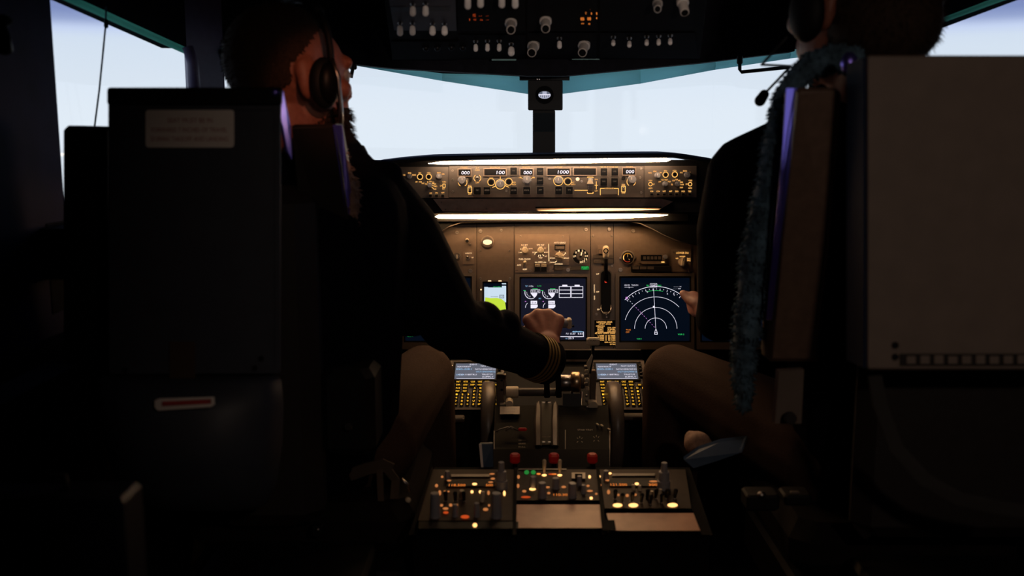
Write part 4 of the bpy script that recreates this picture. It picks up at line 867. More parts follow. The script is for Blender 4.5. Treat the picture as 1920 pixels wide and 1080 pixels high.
# fire handle panel
PF = Pl(845, 2.12, 885, 2.04)
t0 = thing('fire_panel', 'black panel with three red fire handles behind the radio panels', 'control panel', PF.pt(1035, 882, 0))
mb = MB(); mb.box(PF, 925, 842, 1143, 884, -.02, 0, M_ovh, 1, .6); mb.build('faceplate', t0)
for x_, n_ in ((965.5, '1'), (1038.5, 'A'), (1110.5, '2')):
    mb = MB(); mb.bx(PF.pt(x_, 859, .03), (.021, .022, .020), M_red, ch=.004); mb.bx(PF.pt(x_, 868, .012), (.010, .03, .012), M_ovh, ch=.002)
    q = Pl(845, 2.075, 885, 2.04); mb.text(q, n_, x_, 853.8, 5, .008, M_label, width=4); mb.build('fire_handle', t0, 'red fire handle')

# ------------------------------------------------------------------ aft pedestal with radio panels
PP = Pl(876, 2.00, 1000, 1.70)
P = PP
t0 = thing('centre_pedestal', 'black centre pedestal box rising from the floor between the seats', 'pedestal', (0, 1.85, 0))
a_ = P.pt(775, 1003, -.012); b_ = P.pt(1330, 1003, -.012); c_ = P.pt(1290, 876, -.012); d_ = P.pt(815, 876, -.012)
mb = MB(); mb.loft([[a_, b_, c_, d_], [vert(a_, 0.002), vert(b_, 0.002), vert(c_, 0.002), vert(d_, 0.002)]], M_ovh); mb.build('body', t0)
mb = MB()
for x0, x1, xb0, xb1 in ((809, 813, 766, 774), (1289, 1293, 1328, 1336), (964.5, 969.5, 961, 968), (1117.5, 1122.5, 1130, 1138)): mb.poly(P, [(xb0, 1003), (xb1, 1003), (x1, 876), (x0, 876)], -.012, .006, M_ovh)
mb.build('rails', t0)
mb = MB(); mb.poly(P, [(1130, 975), (1152, 975), (1155, 994), (1130, 994)], 0, .012, M_ovh); mb.build('latch', t0)
def persp(x0, x1, y):  # pedestal columns widen towards the camera; x measured at the far edge y=880
    return x0
def radio(label, pts, plate_m=M_radio):
    r = thing('radio_panel', label, 'radio panel', P.pt((pts[0][0] + pts[1][0]) / 2, pts[0][1], 0), 'radio panels on the pedestal')
    mb = MB(); mb.poly(P, pts, -.008, 0, plate_m); return r, mb
def vknob(x, ytop, ybot, w, r, mt=M_knob, name='knob', two=False):
    """upright knob: base on the panel at (x, ybot), top at ytop"""
    b = P.pt(x, ybot, 0); k = P.k(x, ybot); n = P.n
    hgt = (ybot - ytop) * k * 1.05 / max(.2, abs(n.z)) * .95
    rad = w / 2 * k; N = 24; mb = MB()
    def lp(rd, h): return [b + n * h + (P.u * math.cos(2 * math.pi * i / N) + P.v * math.sin(2 * math.pi * i / N)) * rd for i in range(N)]
    if two: L = [lp(rad * 1.25, 0), lp(rad * 1.2, hgt * .3), lp(rad, hgt * .32), lp(rad * .95, hgt * .65), lp(rad * .62, hgt * .67), lp(rad * .58, hgt * .98), lp(rad * .5, hgt)]
    else: L = [lp(rad * 1.1, 0), lp(rad, hgt * .12), lp(rad * .88, hgt * .95), lp(rad * .78, hgt)]
    mb.loft(L, mt); return mb.build(name, r)
def vtog(x, y, r, mt=M_black, L=.022, lean=-.4):
    b = P.pt(x, y, 0); mb = MB(); mb.cyl(P, x, y, 3.2, 0, .003, M_screw, n=10); mb.capsule(b + P.n * .003, b + P.n * L + P.v * (L * lean), .0025, .0042, mt); return mb.build('toggle', r)
def lamp(mb, x, y, rx, ry, m_, h=.0015): mb.flat(P, [(x + rx * math.cos(-2 * math.pi * i / 16), y + ry * math.sin(-2 * math.pi * i / 16)) for i in range(16)], h, m_)
# left column
r, mb = radio('left radio panel with orange digits and four tall grey knobs', [(783, 976), (961, 976), (964, 880), (811, 880)])
mb.box(P, 846, 889, 918, 893.5, 0, .003, M_bezel); mb.poly(P, [(838, 900), (940, 900), (940, 911.5), (836, 911.5)], 0, .003, M_black)
for x0, x1 in ((842, 872.5), (911, 924)): mb.text(P, '118.500' if x1 < 900 else '500', (x0 + x1) / 2, 909.6, 4.2, .0035, M_orange, width=x1 - x0)
mb.poly(P, [(786, 978), (972, 978), (972, 991), (784, 991)], -.01, .004, M_black)
for x_, y_, rx, ry, m_ in ((890, 907.5, 4.6, 2.4, M_lampw), (818.5, 910.5, 3, 3.2, M_lampd), (829, 894, 2.5, 2.2, M_lampd), (824.5, 924, 2.8, 5, M_lampd), (885, 922, 2.8, 3, M_lampw), (900.5, 922, 2.8, 3, M_lampw), (916, 924, 2.4, 4.2, M_lampd), (945.7, 925, 2.4, 5, M_lampw),
                         (828, 947.5, 3, 2.4, M_lampd), (845, 947, 3.2, 3, M_lampd), (856, 947, 2.8, 2.6, M_lampd), (835.5, 953.5, 5.4, 2.4, M_lampd), (836, 961, 5, 2.4, M_orange2), (872, 969, 8, 3.6, M_orange2), (910.5, 955, 5, 3, M_lampd), (842, 901, 4, 1.6, M_lampd), (922.5, 888.5, 5, 1.6, M_lampd), (924, 897.5, 4.2, 1.9, M_lampd), (920, 904, 4.6, 1.6, M_lampd),
                         (834, 921, 2, 1.6, M_lampd), (841, 921.5, 2, 1.6, M_lampd), (917, 947.5, 2, 2.4, M_lampd)): lamp(mb, x_, y_, rx, ry, m_, .0042 if 899 < y_ < 912 else .002)
lamp(mb, 890.5, 984.7, 4.2, 4.2, M_lampw, .0048)
mb.build('faceplate', r)
vknob(839, 882, 899, 10, r); vknob(940, 863, 915, 19, r, two=True); vknob(816, 921, 969, 19, r); vknob(853.5, 944, 968, 10, r); vknob(894, 941, 968, 11, r); vknob(931, 921, 969, 20, r)
for x_ in (836, 854, 870): vtog(x_, 941, r)
vknob(866, 918, 934, 10, r, M_cream); vknob(905, 920, 940, 9, r, M_cream)
# centre column
r, mb = radio('centre radio panel with two green lamps and white-tipped toggles', [(968, 938), (1126, 938), (1118, 880), (970, 880)])
mb.box(P, 972, 878.5, 1062, 881, 0, .002, M_bezel)
for x_, y_, rx, ry, m_ in ((987.5, 885.6, 4.6, 4.2, M_green), (1000, 885.6, 4.6, 4.2, M_green), (972.2, 894, 2.6, 3.6, M_lampd), (971.5, 911, 2.4, 4, M_lampd), (998.5, 917, 6.2, 2.8, M_lampw), (1020.5, 891, 4.6, 2.2, M_lampw), (1049.5, 891, 4.6, 2.2, M_lampw), (1010, 888.5, 4, 1.6, M_orange), (1034, 889, 6, 1.4, M_orange2),
                         (983, 921, 4, 2.4, M_lampd), (986, 932, 9, 2, M_orange2), (1027, 913.5, 4, 2, M_lampd), (1057, 913, 4.4, 2.4, M_lampd), (1029, 924.5, 3, 2.2, M_lampd), (1105.5, 894, 2.6, 3.2, M_lampw), (1106, 920.5, 5.6, 2, M_lampd), (1102.5, 911, 3, 2.2, M_lampd), (1118, 926, 2.4, 2, M_lampd), (1108.4, 934, 3, 2.8, M_lampw), (1039, 889, 5, 1.3, M_orange)): lamp(mb, x_, y_, rx, ry, m_)
mb.text(P, '110.30', 1051, 927.5, 4, .002, M_orange, width=26); mb.build('faceplate', r)
mb = MB(); mb.frame(P, rr(1072, 886, 1097.5, 897), rr(1078, 888.2, 1092, 897), 0, .006, M_cream); mb.build('knob_guard', r, 'cream square guard')
for a_ in ((1000, 892, 914, 13), (1016.6, 903, 932, 16), (1042, 895, 915, 14), (1073, 904, 932, 16), (1086, 891, 912, 10), (1094, 908, 925, 9)): vknob(*a_, r)
for x_ in (1020.5, 1049.6): vtog(x_, 888, r, M_cream, .026, .1)
# right column
r, mb = radio('right audio panel with rows of black toggles and orange digits', [(1134, 953), (1296, 953), (1285, 880), (1124, 880)])
mb.box(P, 1148, 887.5, 1228, 892, 0, .003, M_bezel); mb.poly(P, [(1142, 899), (1238, 899), (1240, 911), (1143, 911)], 0, .003, M_black)
for x0, x1, s_ in ((1145, 1175.5, '121.500'), (1216, 1232.5, '300')): mb.text(P, s_, (x0 + x1) / 2, 908.7, 4.2, .0035, M_orange, width=x1 - x0)
for x_, y_, rx, ry, m_ in ((1123.5, 893.5, 2.8, 2.6, M_lampw), (1144, 887.5, 3, 2, M_lampw), (1124.5, 909.5, 3.4, 2.6, M_lampd), (1194, 907, 4, 2.6, M_lampw), (1141, 922.5, 3, 4.4, M_lampd), (1176, 929, 3, 3, M_lampd), (1190.5, 927.5, 3.4, 2.4, M_lampd), (1159.5, 928, 2, 2.4, M_lampd), (1225, 902.5, 8, 1.8, M_lampd),
                         (1158, 947.3, 9, 3.8, M_lampw), (1187.5, 947.3, 9, 4, M_lampw), (1261, 947, 9.6, 4, M_lampw), (1140, 900.5, 5, 1.8, M_lampd)): lamp(mb, x_, y_, rx, ry, m_, .0042 if 898 < y_ < 912 and 1142 < x_ < 1240 else .002)
mb.build('faceplate', r)
vknob(1136, 881, 899, 10, r); vknob(1244, 864, 916, 20, r, two=True)
for x_, y_ in ((1153, 937), (1166, 944), (1185, 942), (1202, 944), (1213, 936), (1229, 936), (1240, 944), (1249, 936), (1265, 936), (1219, 947)): vtog(x_, y_, r)
for x_, y_ in ((1187, 918), (1199, 919), (1222, 930), (1238, 926)): vknob(x_, y_ - 10, y_, 7, r, M_cream)
# blank cover plates
M_cover = mat('cover_plate_brown', (.52, .26, .165), .45, noise=.12, scale=30)
for pts, l_ in (([(965, 990), (1133, 990), (1127, 946), (967, 946)], 'blank brown cover plate behind the centre radio panel, nearer the camera'), ([(1146, 995), (1313, 995), (1300, 962), (1137, 962)], 'blank brown cover plate behind the right toggle panel, nearer the camera')):
    mb = MB(); mb.poly(P, pts, -.008, .001, M_cover); mb.build('cover_plate', None, l_, 'cover plate', 'blank plates at the aft end of the pedestal')

# ------------------------------------------------------------------ overhead panel
PO = Pl(112, 2.36, 0, 1.92)
PO.n = -PO.n if PO.n.z > 0 else PO.n
P = PO
t0 = thing('overhead_panel', 'black overhead switch panel sloping down above the windshields', 'overhead panel', PO.pt(1020, 60, 0))
def obox(mb, pts, d0, d1, mt):
    loops = [[P.pt(x, y, h) for x, y in pts] for h in (d0, d1)]; mb.loft(loops, mt)
mb = MB(); obox(mb, [(736, 110), (1312, 110), (1345, -160), (700, -160)], -.04, 0, M_ovh); mb.build('backing', t0)
# lighter grey module top left
M_grey = mat('overhead_grey', (.035, .035, .05), .6)
mb = MB(); obox(mb, [(739, 57), (856, 58), (852, -60), (719, -60)], 0, .004, M_grey); obox(mb, [(734, 21), (844, 21), (844, 13), (734, 13)], .004, .0045, M_gloss); mb.build('grey_module', t0, 'dark grey switch module')
mb = MB(); obox(mb, [(860, 110), (985, 110), (985, 66), (860, 66)], 0, .002, M_ovh); obox(mb, [(989, 110), (1118, 110), (1118, 62), (989, 62)], 0, .002, M_ovh); obox(mb, [(1124, 108), (1308, 100), (1302, 62), (1124, 62)], 0, .002, M_ovh)
obox(mb, [(735, 112), (860, 112), (860, 78), (735, 78)], 0, .002, M_ovh); obox(mb, [(988, 58), (1120, 58), (1120, -60), (988, -60)], 0, .003, M_ovh); obox(mb, [(858, 58), (984, 58), (984, -60), (858, -60)], 0, .003, M_ovh); obox(mb, [(1124, 57), (1300, 57), (1310, -60), (1124, -60)], 0, .003, M_ovh); mb.build('switch_modules', t0)
def otog(x, y0, y1, w, mt=M_cap):
    rad = w / 2 * P.k(x, (y0 + y1) / 2); a = P.pt(x, y0 + w * .4, .022); b = P.pt(x, y1 - w * .45, .030); base = P.pt(x, y0 - 7, .002); mb = MB()
    mb.tube([base, base.lerp(a, .6), a], [.0035, .0022, .0022], M_steel, 8); mb.tube([base - P.n * .002, base + P.n * .004], [.006, .005], M_screw, 10)
    mb.capsule(a, b, rad * .92, rad, mt); return mb.build('toggle_switch', t0, 'pale capped toggle')
for q in ((774, 12, 30, 11.5), (798, 11, 30, 11.5), (750, 48, 67, 11), (773.5, 48, 66, 11), (811, 49, 66, 11.5), (833.6, 49, 66, 11.5), (877, -6, 17, 12), (901, -8, 14, 12), (941, -8, 14.5, 12), (966, -6, 15.5, 12),
          (892, 83, 96.5, 8), (914, 82, 96, 8), (936, 82, 96, 8), (958.6, 88, 104.5, 12), (1049, 77, 91, 8.5), (1150, 75, 86, 7.5), (1180, 77, 89, 7.8), (1212.5, 74, 85.5, 7.8), (1235, 73, 85, 7.8), (1256.6, 72, 84, 7.8)): otog(*q)
def orot(x, y0, y1, w, lean=0):
    km = P.k(x, y0); c0 = P.pt(x, y0 + 8, .004); c1 = P.pt(x + lean, y1 - 5, .034); c1 = c0 + (c1 - c0); d = (c1 - c0).normalized(); u = d.cross(Vector((0, 0, 1))).normalized() if abs(d.z) < .95 else Vector((1, 0, 0)); u = Vector((1, 0, 0)) - d * d.x; u.normalize(); w_ = d.cross(u)
    def lp(t_, ru, rw, n=20): return [c0.lerp(c1, t_) + u * (ru * km * math.cos(2 * math.pi * i / n)) + w_ * (rw * km * math.sin(2 * math.pi * i / n)) for i in range(n)]
    mb = MB(); mb.loft([lp(0, w * .5, w * .5), lp(.28, w * .52, w * .5), lp(.36, w * .40, w * .40), lp(.98, w * .38, w * .40), lp(1, w * .36, w * .38)], M_rot)
    tip = P.pt(x + lean, y1 - 5, .034); mb.loft([lp(1.0, w * .31, w * .33), lp(1.03, w * .29, w * .31)], M_ovh); return mb.build('rotary_selector', t0, 'pale rotary selector')
for q in ((958, 32, 61, 22, 0), (1023, 28, 59, 22, 0), (1001, 75, 104, 22, -4), (1096, 74, 104, 22, -4), (1233, -4, 22, 18, 0), (1279, -8, 29, 22, 5)): orot(*q)
for x_, y_ in ((798.5, 90), (820, 90), (846.5, 89), (867.5, 89)):
    mb = MB(); c = P.pt(x_, y_, .004); mb.ell(c, (.007, .007, .007), M_gloss); mb.cyl(P, x_, y_, 5.5, 0, .003, M_screw, n=12) if False else None; mb.build('push_light', t0, 'glossy black domed light')
mb = MB(); M_o = M_orange2
def otext(s_, x, y, w, sz, m_):
    vs_, fs, x0, x1, y0, y1 = textmesh(s_); c = P.pt(x, y, .0045); ux = P.u; k1 = P.k(x, y); k2 = P.kv(x, y)
    vdir = (P.pt(x, y - 1, .0045) - P.pt(x, y + 1, .0045)).normalized(); H_ = max(y1 - y0, .5)
    mb.add([c + ux * ((v.x - (x0 + x1) / 2) * w * k1 / (x1 - x0)) + vdir * ((v.y - (y0 + y1) / 2) * sz * k2 / H_) for v in vs_], fs, m_)
for q in (('FE', 889.5, 29, 5, 5), ('--', 901, 30, 6, 1.4), ('--', 913.5, 30, 5, 1.4), ('CK', 890.5, 37, 5, 2.8), ('ON', 902.5, 37.5, 5, 2.4), ('--', 914, 37.5, 5, 1.5), ('|', 880.5, 37, 1, 4)): otext(*q, M_orange2)
for q in (('8B', 1092, 35.6, 7, 5.6), ('88', 1104.7, 35.2, 6.5, 6), ('AN', 1092.2, 44.2, 5.5, 2.4), ('AB', 1104.7, 44.6, 4, 3), ('C', 1098.5, 24.6, 2.5, 4), ('1', 1109, 25.5, 1.4, 3.6), ('1', 1118.8, 25.5, 1.4, 4.4), ('1', 1118.8, 34, 1.4, 3), ('.', 1107, 18, 1, 1)): otext(*q, M_orange)
mb.build('lit_legends', t0, 'small glowing orange legends')
mb = MB()
for x0, x1, y_ in ((922, 968, 112), (1072, 1124, 110.5)): mb.box(Pl(105, 2.355, 120, 2.355), x0, y_ - 1.6, x1, y_ + 1.6, 0, .002, mat('teal_trim', (.03, .14, .15), .5), 1)
mb.build('trim_strips', t0, 'thin teal strips')
# padded lining around the overhead panel (part of the ceiling shell)
mb = MB()
mb.slab([at(640, 118, 2.42), at(736, 128, 2.42), at(990, 142, 2.42), at(1060, 142, 2.42), at(1320, 117, 2.42), at(1490, 96, 2.42), (at(1490, 96, 2.42) + Vector((0, 0, .3))), (at(640, 118, 2.42) + Vector((0, 0, .3)))], (0, .05, 0), M_lining)
mb.build('trim_5', kind='structure')
# assist handles on the windshield frames
mb = MB(); mb.tube([at(1387, 108, 2.36), at(1387, 130, 2.36), at(1390, 135, 2.36), at(1480, 126, 2.36)], .0042, M_black); mb.bx(at(1387, 112, 2.37), (.012, .012, .02), M_black, ch=.002)
mb.build('assist_handle', None, 'black bent rod handle under the right windshield\'s top edge', 'handle')
mb = MB(); mb.tube([at(662, 118, 2.36), at(662, 126, 2.36), at(658, 146, 2.36)], .0042, M_black); mb.bx(at(662, 124, 2.37), (.017, .012, .016), M_black, ch=.003)
mb.build('assist_handle', None, 'short black rod handle beside the captain\'s forehead', 'handle')
# ------------------------------------------------------------------ seats
def prism(mb, pts, off, mt, inset=0.0):
    """closed outline given as (px, py, Y) points, extruded by off"""
    q = [at(*p) for p in pts]; off = Vector(off)
    if inset:
        c = sum(q, Vector()) / len(q); e = off.normalized() * inset
        mb.loft([[c + (v - c) * (1 - inset * 3) for v in q], [v + e for v in q], [v + off - e for v in q], [c + (v - c) * (1 - inset * 3) + off for v in q]], mt)
    else: mb.loft([q, [v + off for v in q]], mt)
def fleece(name, label, path, mt, group, seed, n=900, tuft=.010, parts=None):
    """path: (px, py, Y, half-width m, half-thickness m); a lumpy hide following it, covered in short tufts"""
    rnd = random.Random(seed); mb = MB(); P_ = [(at(a, b, c), w, th) for a, b, c, w, th in path]
    for (p, w, th), (q, w2, th2) in zip(P_, P_[1:]):
        m = max(2, int((q - p).length / .018))
        for i in range(m):
            t_ = i / m; c = p.lerp(q, t_); ww = w + (w2 - w) * t_; tt = th + (th2 - th) * t_
            mb.ell(c + Vector((rnd.uniform(-.002, .002), rnd.uniform(-.003, .003), 0)), (ww * rnd.uniform(.92, 1.08), tt * rnd.uniform(.9, 1.1), .022), mt, nu=12, nv=8)
    me = mb.mesh('t'); ob = bpy.data.objects.new('t', me); COL.objects.link(ob)
    r_ = ob.modifiers.new('r', 'REMESH'); r_.mode = 'VOXEL'; r_.voxel_size = .006
    out = bpy.data.meshes.new_from_object(ob.evaluated_get(bpy.context.evaluated_depsgraph_get())); bpy.data.objects.remove(ob)
    mb = MB(); mb.add([v.co for v in out.vertices], [tuple(p.vertices) for p in out.polygons], mt, True)
    ps = [(v.co.copy(), v.normal.copy()) for v in out.vertices]
    for _ in range(n):
        c, nn = rnd.choice(ps); d = (nn + Vector((rnd.uniform(-.6, .6), rnd.uniform(-.6, .6), rnd.uniform(-.9, .3)))).normalized(); u = d.orthogonal().normalized() * rnd.uniform(.002, .0035); w = d.cross(u)
        tip = c + d * tuft * rnd.uniform(.5, 1.2) + Vector((rnd.uniform(-.003, .003), 0, -.002))
        mb.add([c + u, c - u * .5 + w * .87, c - u * .5 - w * .87, tip], [(0, 1, 3), (1, 2, 3), (2, 0, 3)], mt, True)
    return mb.build(name, None, label, 'seat cover', group, fix=False)

# captain's seat
t0 = thing('pilot_seat', 'dark pilot seat on the left with a white placard high on its back', 'seat', (-.48, 1.9, 0), 'the two pilot seats')
YL = 1.55; PB = Pl(165, YL, 700, YL)
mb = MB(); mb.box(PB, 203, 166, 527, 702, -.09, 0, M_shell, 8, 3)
mb.frame(PB, rr(205, 200, 525, 700, 4), rr(215, 206, 515, 692, 4), 0, .003, M_shell)
for x_, y_ in ((235, 694), (478, 690), (490, 672)): mb.cyl(PB, x_, y_, 5, 0, .004, M_black)
mb.build('back_shell', t0)
mb = MB(); mb.box(PB, 201, 164, 529, 197, -.095, .007, M_black, 6, 3); mb.build('top_rail', t0)
mb = MB(); mb.box(PB, 273, 206, 439, 276.5, .0005, .0022, M_label, 6)
for s_, y_, x_, w_ in (('SEAT MUST BE IN', 225.5, 356, 84), ('FORWARD 7 INCHES OF TRAVEL', 243.5, 355, 142), ('DURING TAKEOFF AND LANDING', 260.5, 355.5, 144)): mb.text(PB, s_, x_, y_, 8.4, .0026, M_redink, width=w_)
mb.build('placard', t0, 'white placard with three lines of red writing')
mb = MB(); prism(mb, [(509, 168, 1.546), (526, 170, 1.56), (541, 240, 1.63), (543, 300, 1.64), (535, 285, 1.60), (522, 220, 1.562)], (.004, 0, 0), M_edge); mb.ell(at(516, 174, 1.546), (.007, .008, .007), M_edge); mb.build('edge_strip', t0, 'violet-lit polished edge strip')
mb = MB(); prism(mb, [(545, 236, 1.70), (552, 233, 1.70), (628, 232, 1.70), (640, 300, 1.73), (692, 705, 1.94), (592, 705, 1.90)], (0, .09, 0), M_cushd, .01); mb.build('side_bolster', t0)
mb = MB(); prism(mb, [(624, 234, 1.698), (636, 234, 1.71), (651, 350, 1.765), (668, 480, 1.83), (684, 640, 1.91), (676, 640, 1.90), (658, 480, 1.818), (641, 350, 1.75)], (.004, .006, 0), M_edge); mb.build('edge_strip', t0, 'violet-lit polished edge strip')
mb = MB(); prism(mb, [(118, 240, 1.66), (124, 235, 1.66), (196, 237, 1.66), (203, 240, 1.66), (203, 705, 1.70), (118, 705, 1.70)], (0, .09, 0), M_black, .01); mb.build('side_bolster', t0)
mb = MB(); mb.bx((-.54, 1.755, .88), (.22, .09, .62), M_cushd, ch=.03); mb.build('backrest_cushion', t0)
mb = MB(); mb.bx((-.49, 2.03, .53), (.44, .46, .10), M_pan, ch=.03); mb.build('seat_cushion', t0)
mb = MB(); mb.bx((-.49, 1.98, .42), (.42, .46, .10), M_black, ch=.01); mb.bx((-.49, 1.95, .22), (.22, .26, .32), M_black, ch=.01); mb.bx((-.49, 1.95, .035), (.36, .62, .07), M_black, ch=.01); mb.bx((-.49, 1.68, .45), (.30, .22, .14), M_black, ch=.01); mb.build('seat_base', t0)
# stowage pouch under the shell
mb = MB(); L = []
for y_, x0, x1, d in ((704, 190, 520, .012), (712, 182, 528, .05), (760, 184, 532, .075), (830, 196, 530, .08), (900, 218, 520, .065), (945, 260, 500, .03), (955, 290, 480, .012)):
    L.append([at(x, y_, 1.56) + Vector((0, -d * s_, 0)) for x, s_ in [(x0 + (x1 - x0) * k / 10, (1 - (abs(k - 5) / 5) ** 3)) for k in range(11)]] + [at(x1, y_, 1.60), at(x0, y_, 1.60)])
mb.loft(L, M_shell, smooth=True); mb.build('stowage_pouch', t0)
PW = Pl(740, 1.478, 775, 1.478)
mb = MB(); mb.poly(PW, [(290, 751), (298, 747), (402, 744), (403, 758), (396, 763), (296, 770), (290, 764)], 0, .002, M_label)
mb.poly(PW, [(303, 753), (396, 748), (396, 757), (303, 762)], .002, .0024, M_redink); mb.text(PW, 'LIFE JACKET', 349, 755, 5, .0028, M_red, width=82); mb.build('pouch_tag', t0, 'white and red tag on the pouch')
mb = MB(); mb.box(PB, 318, 640, 366, 735, .002, .006, mat('strap_brown', (.05, .025, .015), .8), 1); mb.build('strap', t0, 'dark brown strap')
mb = MB(); mb.bx(at(660, 760, 1.80), (.10, .12, .16), M_black, ch=.015); mb.cyl(Pl(700, 1.735, 800, 1.735), 654.5, 797, 7.5, 0, .012, M_steel); mb.build('recline_bracket', t0)
for x_, y_ in ((590, 941), (596, 993)): mb = MB(); mb.bx(at(x_, y_, 1.75), (.02, .02, .02), M_black, ch=.002); mb.ell(at(x_, y_, 1.738), (.0035,) * 3, M_steel); mb.build('fastener', t0)
# first officer's seat
t0 = thing('pilot_seat', 'beige-backed pilot seat on the right, cut by the picture\'s edge', 'seat', (.64, 1.8, 0), 'the two pilot seats')
YR = 1.40; PB = Pl(103, YR, 692, YR)
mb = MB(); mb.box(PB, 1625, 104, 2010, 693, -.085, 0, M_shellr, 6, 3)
mb.box(PB, 1688, 663, 1995, 686, 0, .003, M_cushd)
for x_ in range(1700, 1990, 26): mb.box(PB, x_, 666 + (x_ % 3), x_ + 17, 682, .003, .006, M_shellr)
for y_ in (647, 669): mb.cyl(PB, 1678, y_, 6.5, 0, .003, M_black)
mb.build('back_shell', t0)
M_navy = mat('side_navy', (.008, .016, .05), .7, spec=.1)
mb = MB(); prism(mb, [(1624.5, 108, 1.402), (1624.5, 690, 1.402), (1592, 675, 1.475), (1592, 120, 1.475)], (-.004, 0, 0), M_navy); mb.build('side_panel', t0)
mb = MB(); prism(mb, [(1496, 170, 1.52), (1503, 164, 1.52), (1570, 164, 1.52), (1579, 172, 1.52), (1556, 460, 1.58), (1535, 680, 1.66), (1447, 680, 1.66), (1464, 460, 1.60)], (0, .08, 0), mat('bolster_beige', (.14, .085, .06), .6, noise=.15), .01); mb.build('side_bolster', t0)
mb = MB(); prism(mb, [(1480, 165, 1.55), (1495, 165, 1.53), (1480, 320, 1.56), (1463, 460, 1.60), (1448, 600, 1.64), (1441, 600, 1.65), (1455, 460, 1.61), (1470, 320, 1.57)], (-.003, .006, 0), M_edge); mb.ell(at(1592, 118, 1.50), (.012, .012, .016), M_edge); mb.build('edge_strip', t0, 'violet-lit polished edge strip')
mb = MB(); mb.bx((.66, 1.62, .90), (.34, .06, .60), M_cushd, ch=.03); mb.build('backrest_cushion', t0)
mb = MB(); mb.bx((.63, 1.93, .53), (.42, .46, .10), M_pan, ch=.03); mb.build('seat_cushion', t0)
mb = MB(); mb.bx((.63, 1.88, .42), (.40, .46, .10), M_black, ch=.01); mb.bx((.66, 1.85, .22), (.22, .26, .32), M_black, ch=.01); mb.bx((.66, 1.85, .035), (.36, .62, .07), M_black, ch=.01); mb.bx((.66, 1.55, .47), (.30, .26, .14), M_black, ch=.01); mb.build('seat_base', t0)
mb = MB(); prism(mb, [(1460, 696, 1.62), (1508, 693, 1.62), (1503, 795, 1.66), (1453, 795, 1.66)], (0, .02, 0), M_shellr, .004); mb.cyl(Pl(700, 1.64, 800, 1.64), 1480, 782, 11, 0, .012, M_cushd); mb.build('armrest_hinge_plate', t0, 'pale hinge plate')
def ribbon(mb, pts, w, mt, th=.003):
    """flat webbing through (px, py, Y) points"""
    q = [at(*p) for p in pts]; L = []
    for i, p in enumerate(q):
        d = (q[min(i + 1, len(q) - 1)] - q[max(i - 1, 0)]).normalized(); s_ = d.cross(Vector((0, 1, 0))).normalized() * w; n_ = s_.cross(d).normalized() * th
        L.append([p - s_ - n_, p + s_ - n_, p + s_ + n_, p - s_ + n_])
    mb.loft(L, mt, smooth=False)
mb = MB(); ribbon(mb, [(1640, 705, 1.44), (1650, 760, 1.42), (1680, 840, 1.40), (1735, 900, 1.38), (1800, 935, 1.36), (1870, 950, 1.34), (1960, 962, 1.32)], .010, mat('strap_dark', (.016, .014, .013), .8)); mb.build('harness_strap', t0, 'curved grey harness strap')
mb = MB(); mb.bx(at(1425, 935, 1.75), (.06, .05, .03), M_black, ch=.004); mb.ell(at(1428, 928, 1.72), (.008, .006, .006), M_steel); mb.bx(at(1490, 930, 1.75), (.05, .05, .02), M_black, ch=.004); mb.bx(at(1490, 923, 1.73), (.016, .008, .004), M_bezel, ch=.001); mb.build('seat_track_lever', t0)

fleece('seat_cover', 'patterned reddish sheepskin hanging down the left seat\'s inner edge', [(640, 300, 1.80, .012, .03), (655, 360, 1.80, .016, .03), (672, 450, 1.84, .016, .03), (688, 560, 1.90, .014, .03), (702, 660, 1.95, .016, .03), (718, 740, 1.98, .016, .03), (718, 820, 2.0, .014, .03)], M_fleecer, None, 3)
fleece('seat_cover', 'blue-green shaggy sheepskin over the top and side of the right seat', [(1600, 112, 1.58, .012, .03), (1560, 108, 1.60, .016, .03), (1520, 124, 1.62, .016, .03), (1490, 150, 1.63, .014, .03), (1472, 190, 1.63, .018, .035), (1458, 260, 1.64, .021, .035), (1444, 340, 1.66, .023, .035), (1424, 430, 1.68, .024, .035), (1410, 520, 1.70, .024, .035), (1399, 620, 1.72, .024, .035), (1392, 700, 1.74, .020, .03), (1396, 765, 1.76, .012, .02)], M_fleeceg, None, 5, n=2600, tuft=.007)

# ------------------------------------------------------------------ the two pilots
def head_blobs(mb, Hc, yaw, pitch=0, sc=1.0, mt=None):
    R = Matrix.Rotation(yaw, 3, 'Z') @ Matrix.Rotation(pitch, 3, 'X')
    def g(x, y, z): return Hc + R @ (Vector((x, y, z)) * sc)
    e = lambda c, r: mb.ell(g(*c), tuple(q * sc for q in r), mt, rot=R)
    e((0, -.018, .030), (.078, .093, .090)); e((0, .015, .015), (.070, .082, .085)); e((0, .030, -.045), (.058, .060, .062)); e((0, .062, -.082), (.030, .028, .024))      # cranium, face, jaw, chin
    e((0, .088, .030), (.052, .014, .016))                                               # brow
    e((0, .078, -.045), (.032, .026, .030)); e((0, .088, .006), (.030, .018, .026)); mb.capsule(g(0, .088, .022), g(0, .106, -.020), .007 * sc, .0095 * sc, mt)            # nose
    for s_ in (-1, 1):
        e((s_ * .010, .100, -.025), (.008, .010, .007)); e((s_ * .040, .072, -.015), (.022, .020, .018))   # nostril, cheek
        mb.ell(g(s_ * .079, -.004, .000), (.012 * sc, .022 * sc, .035 * sc), mt, rot=R @ Matrix.Rotation(s_ * .35, 3, 'Z'))  # ear
        mb.ell(g(s_ * .083, -.012, .010), (.007 * sc, .016 * sc, .022 * sc), mt, rot=R)
    e((0, .093, -.054), (.024, .010, .006)); e((0, .090, -.063), (.021, .011, .007))     # lips
    return g, R
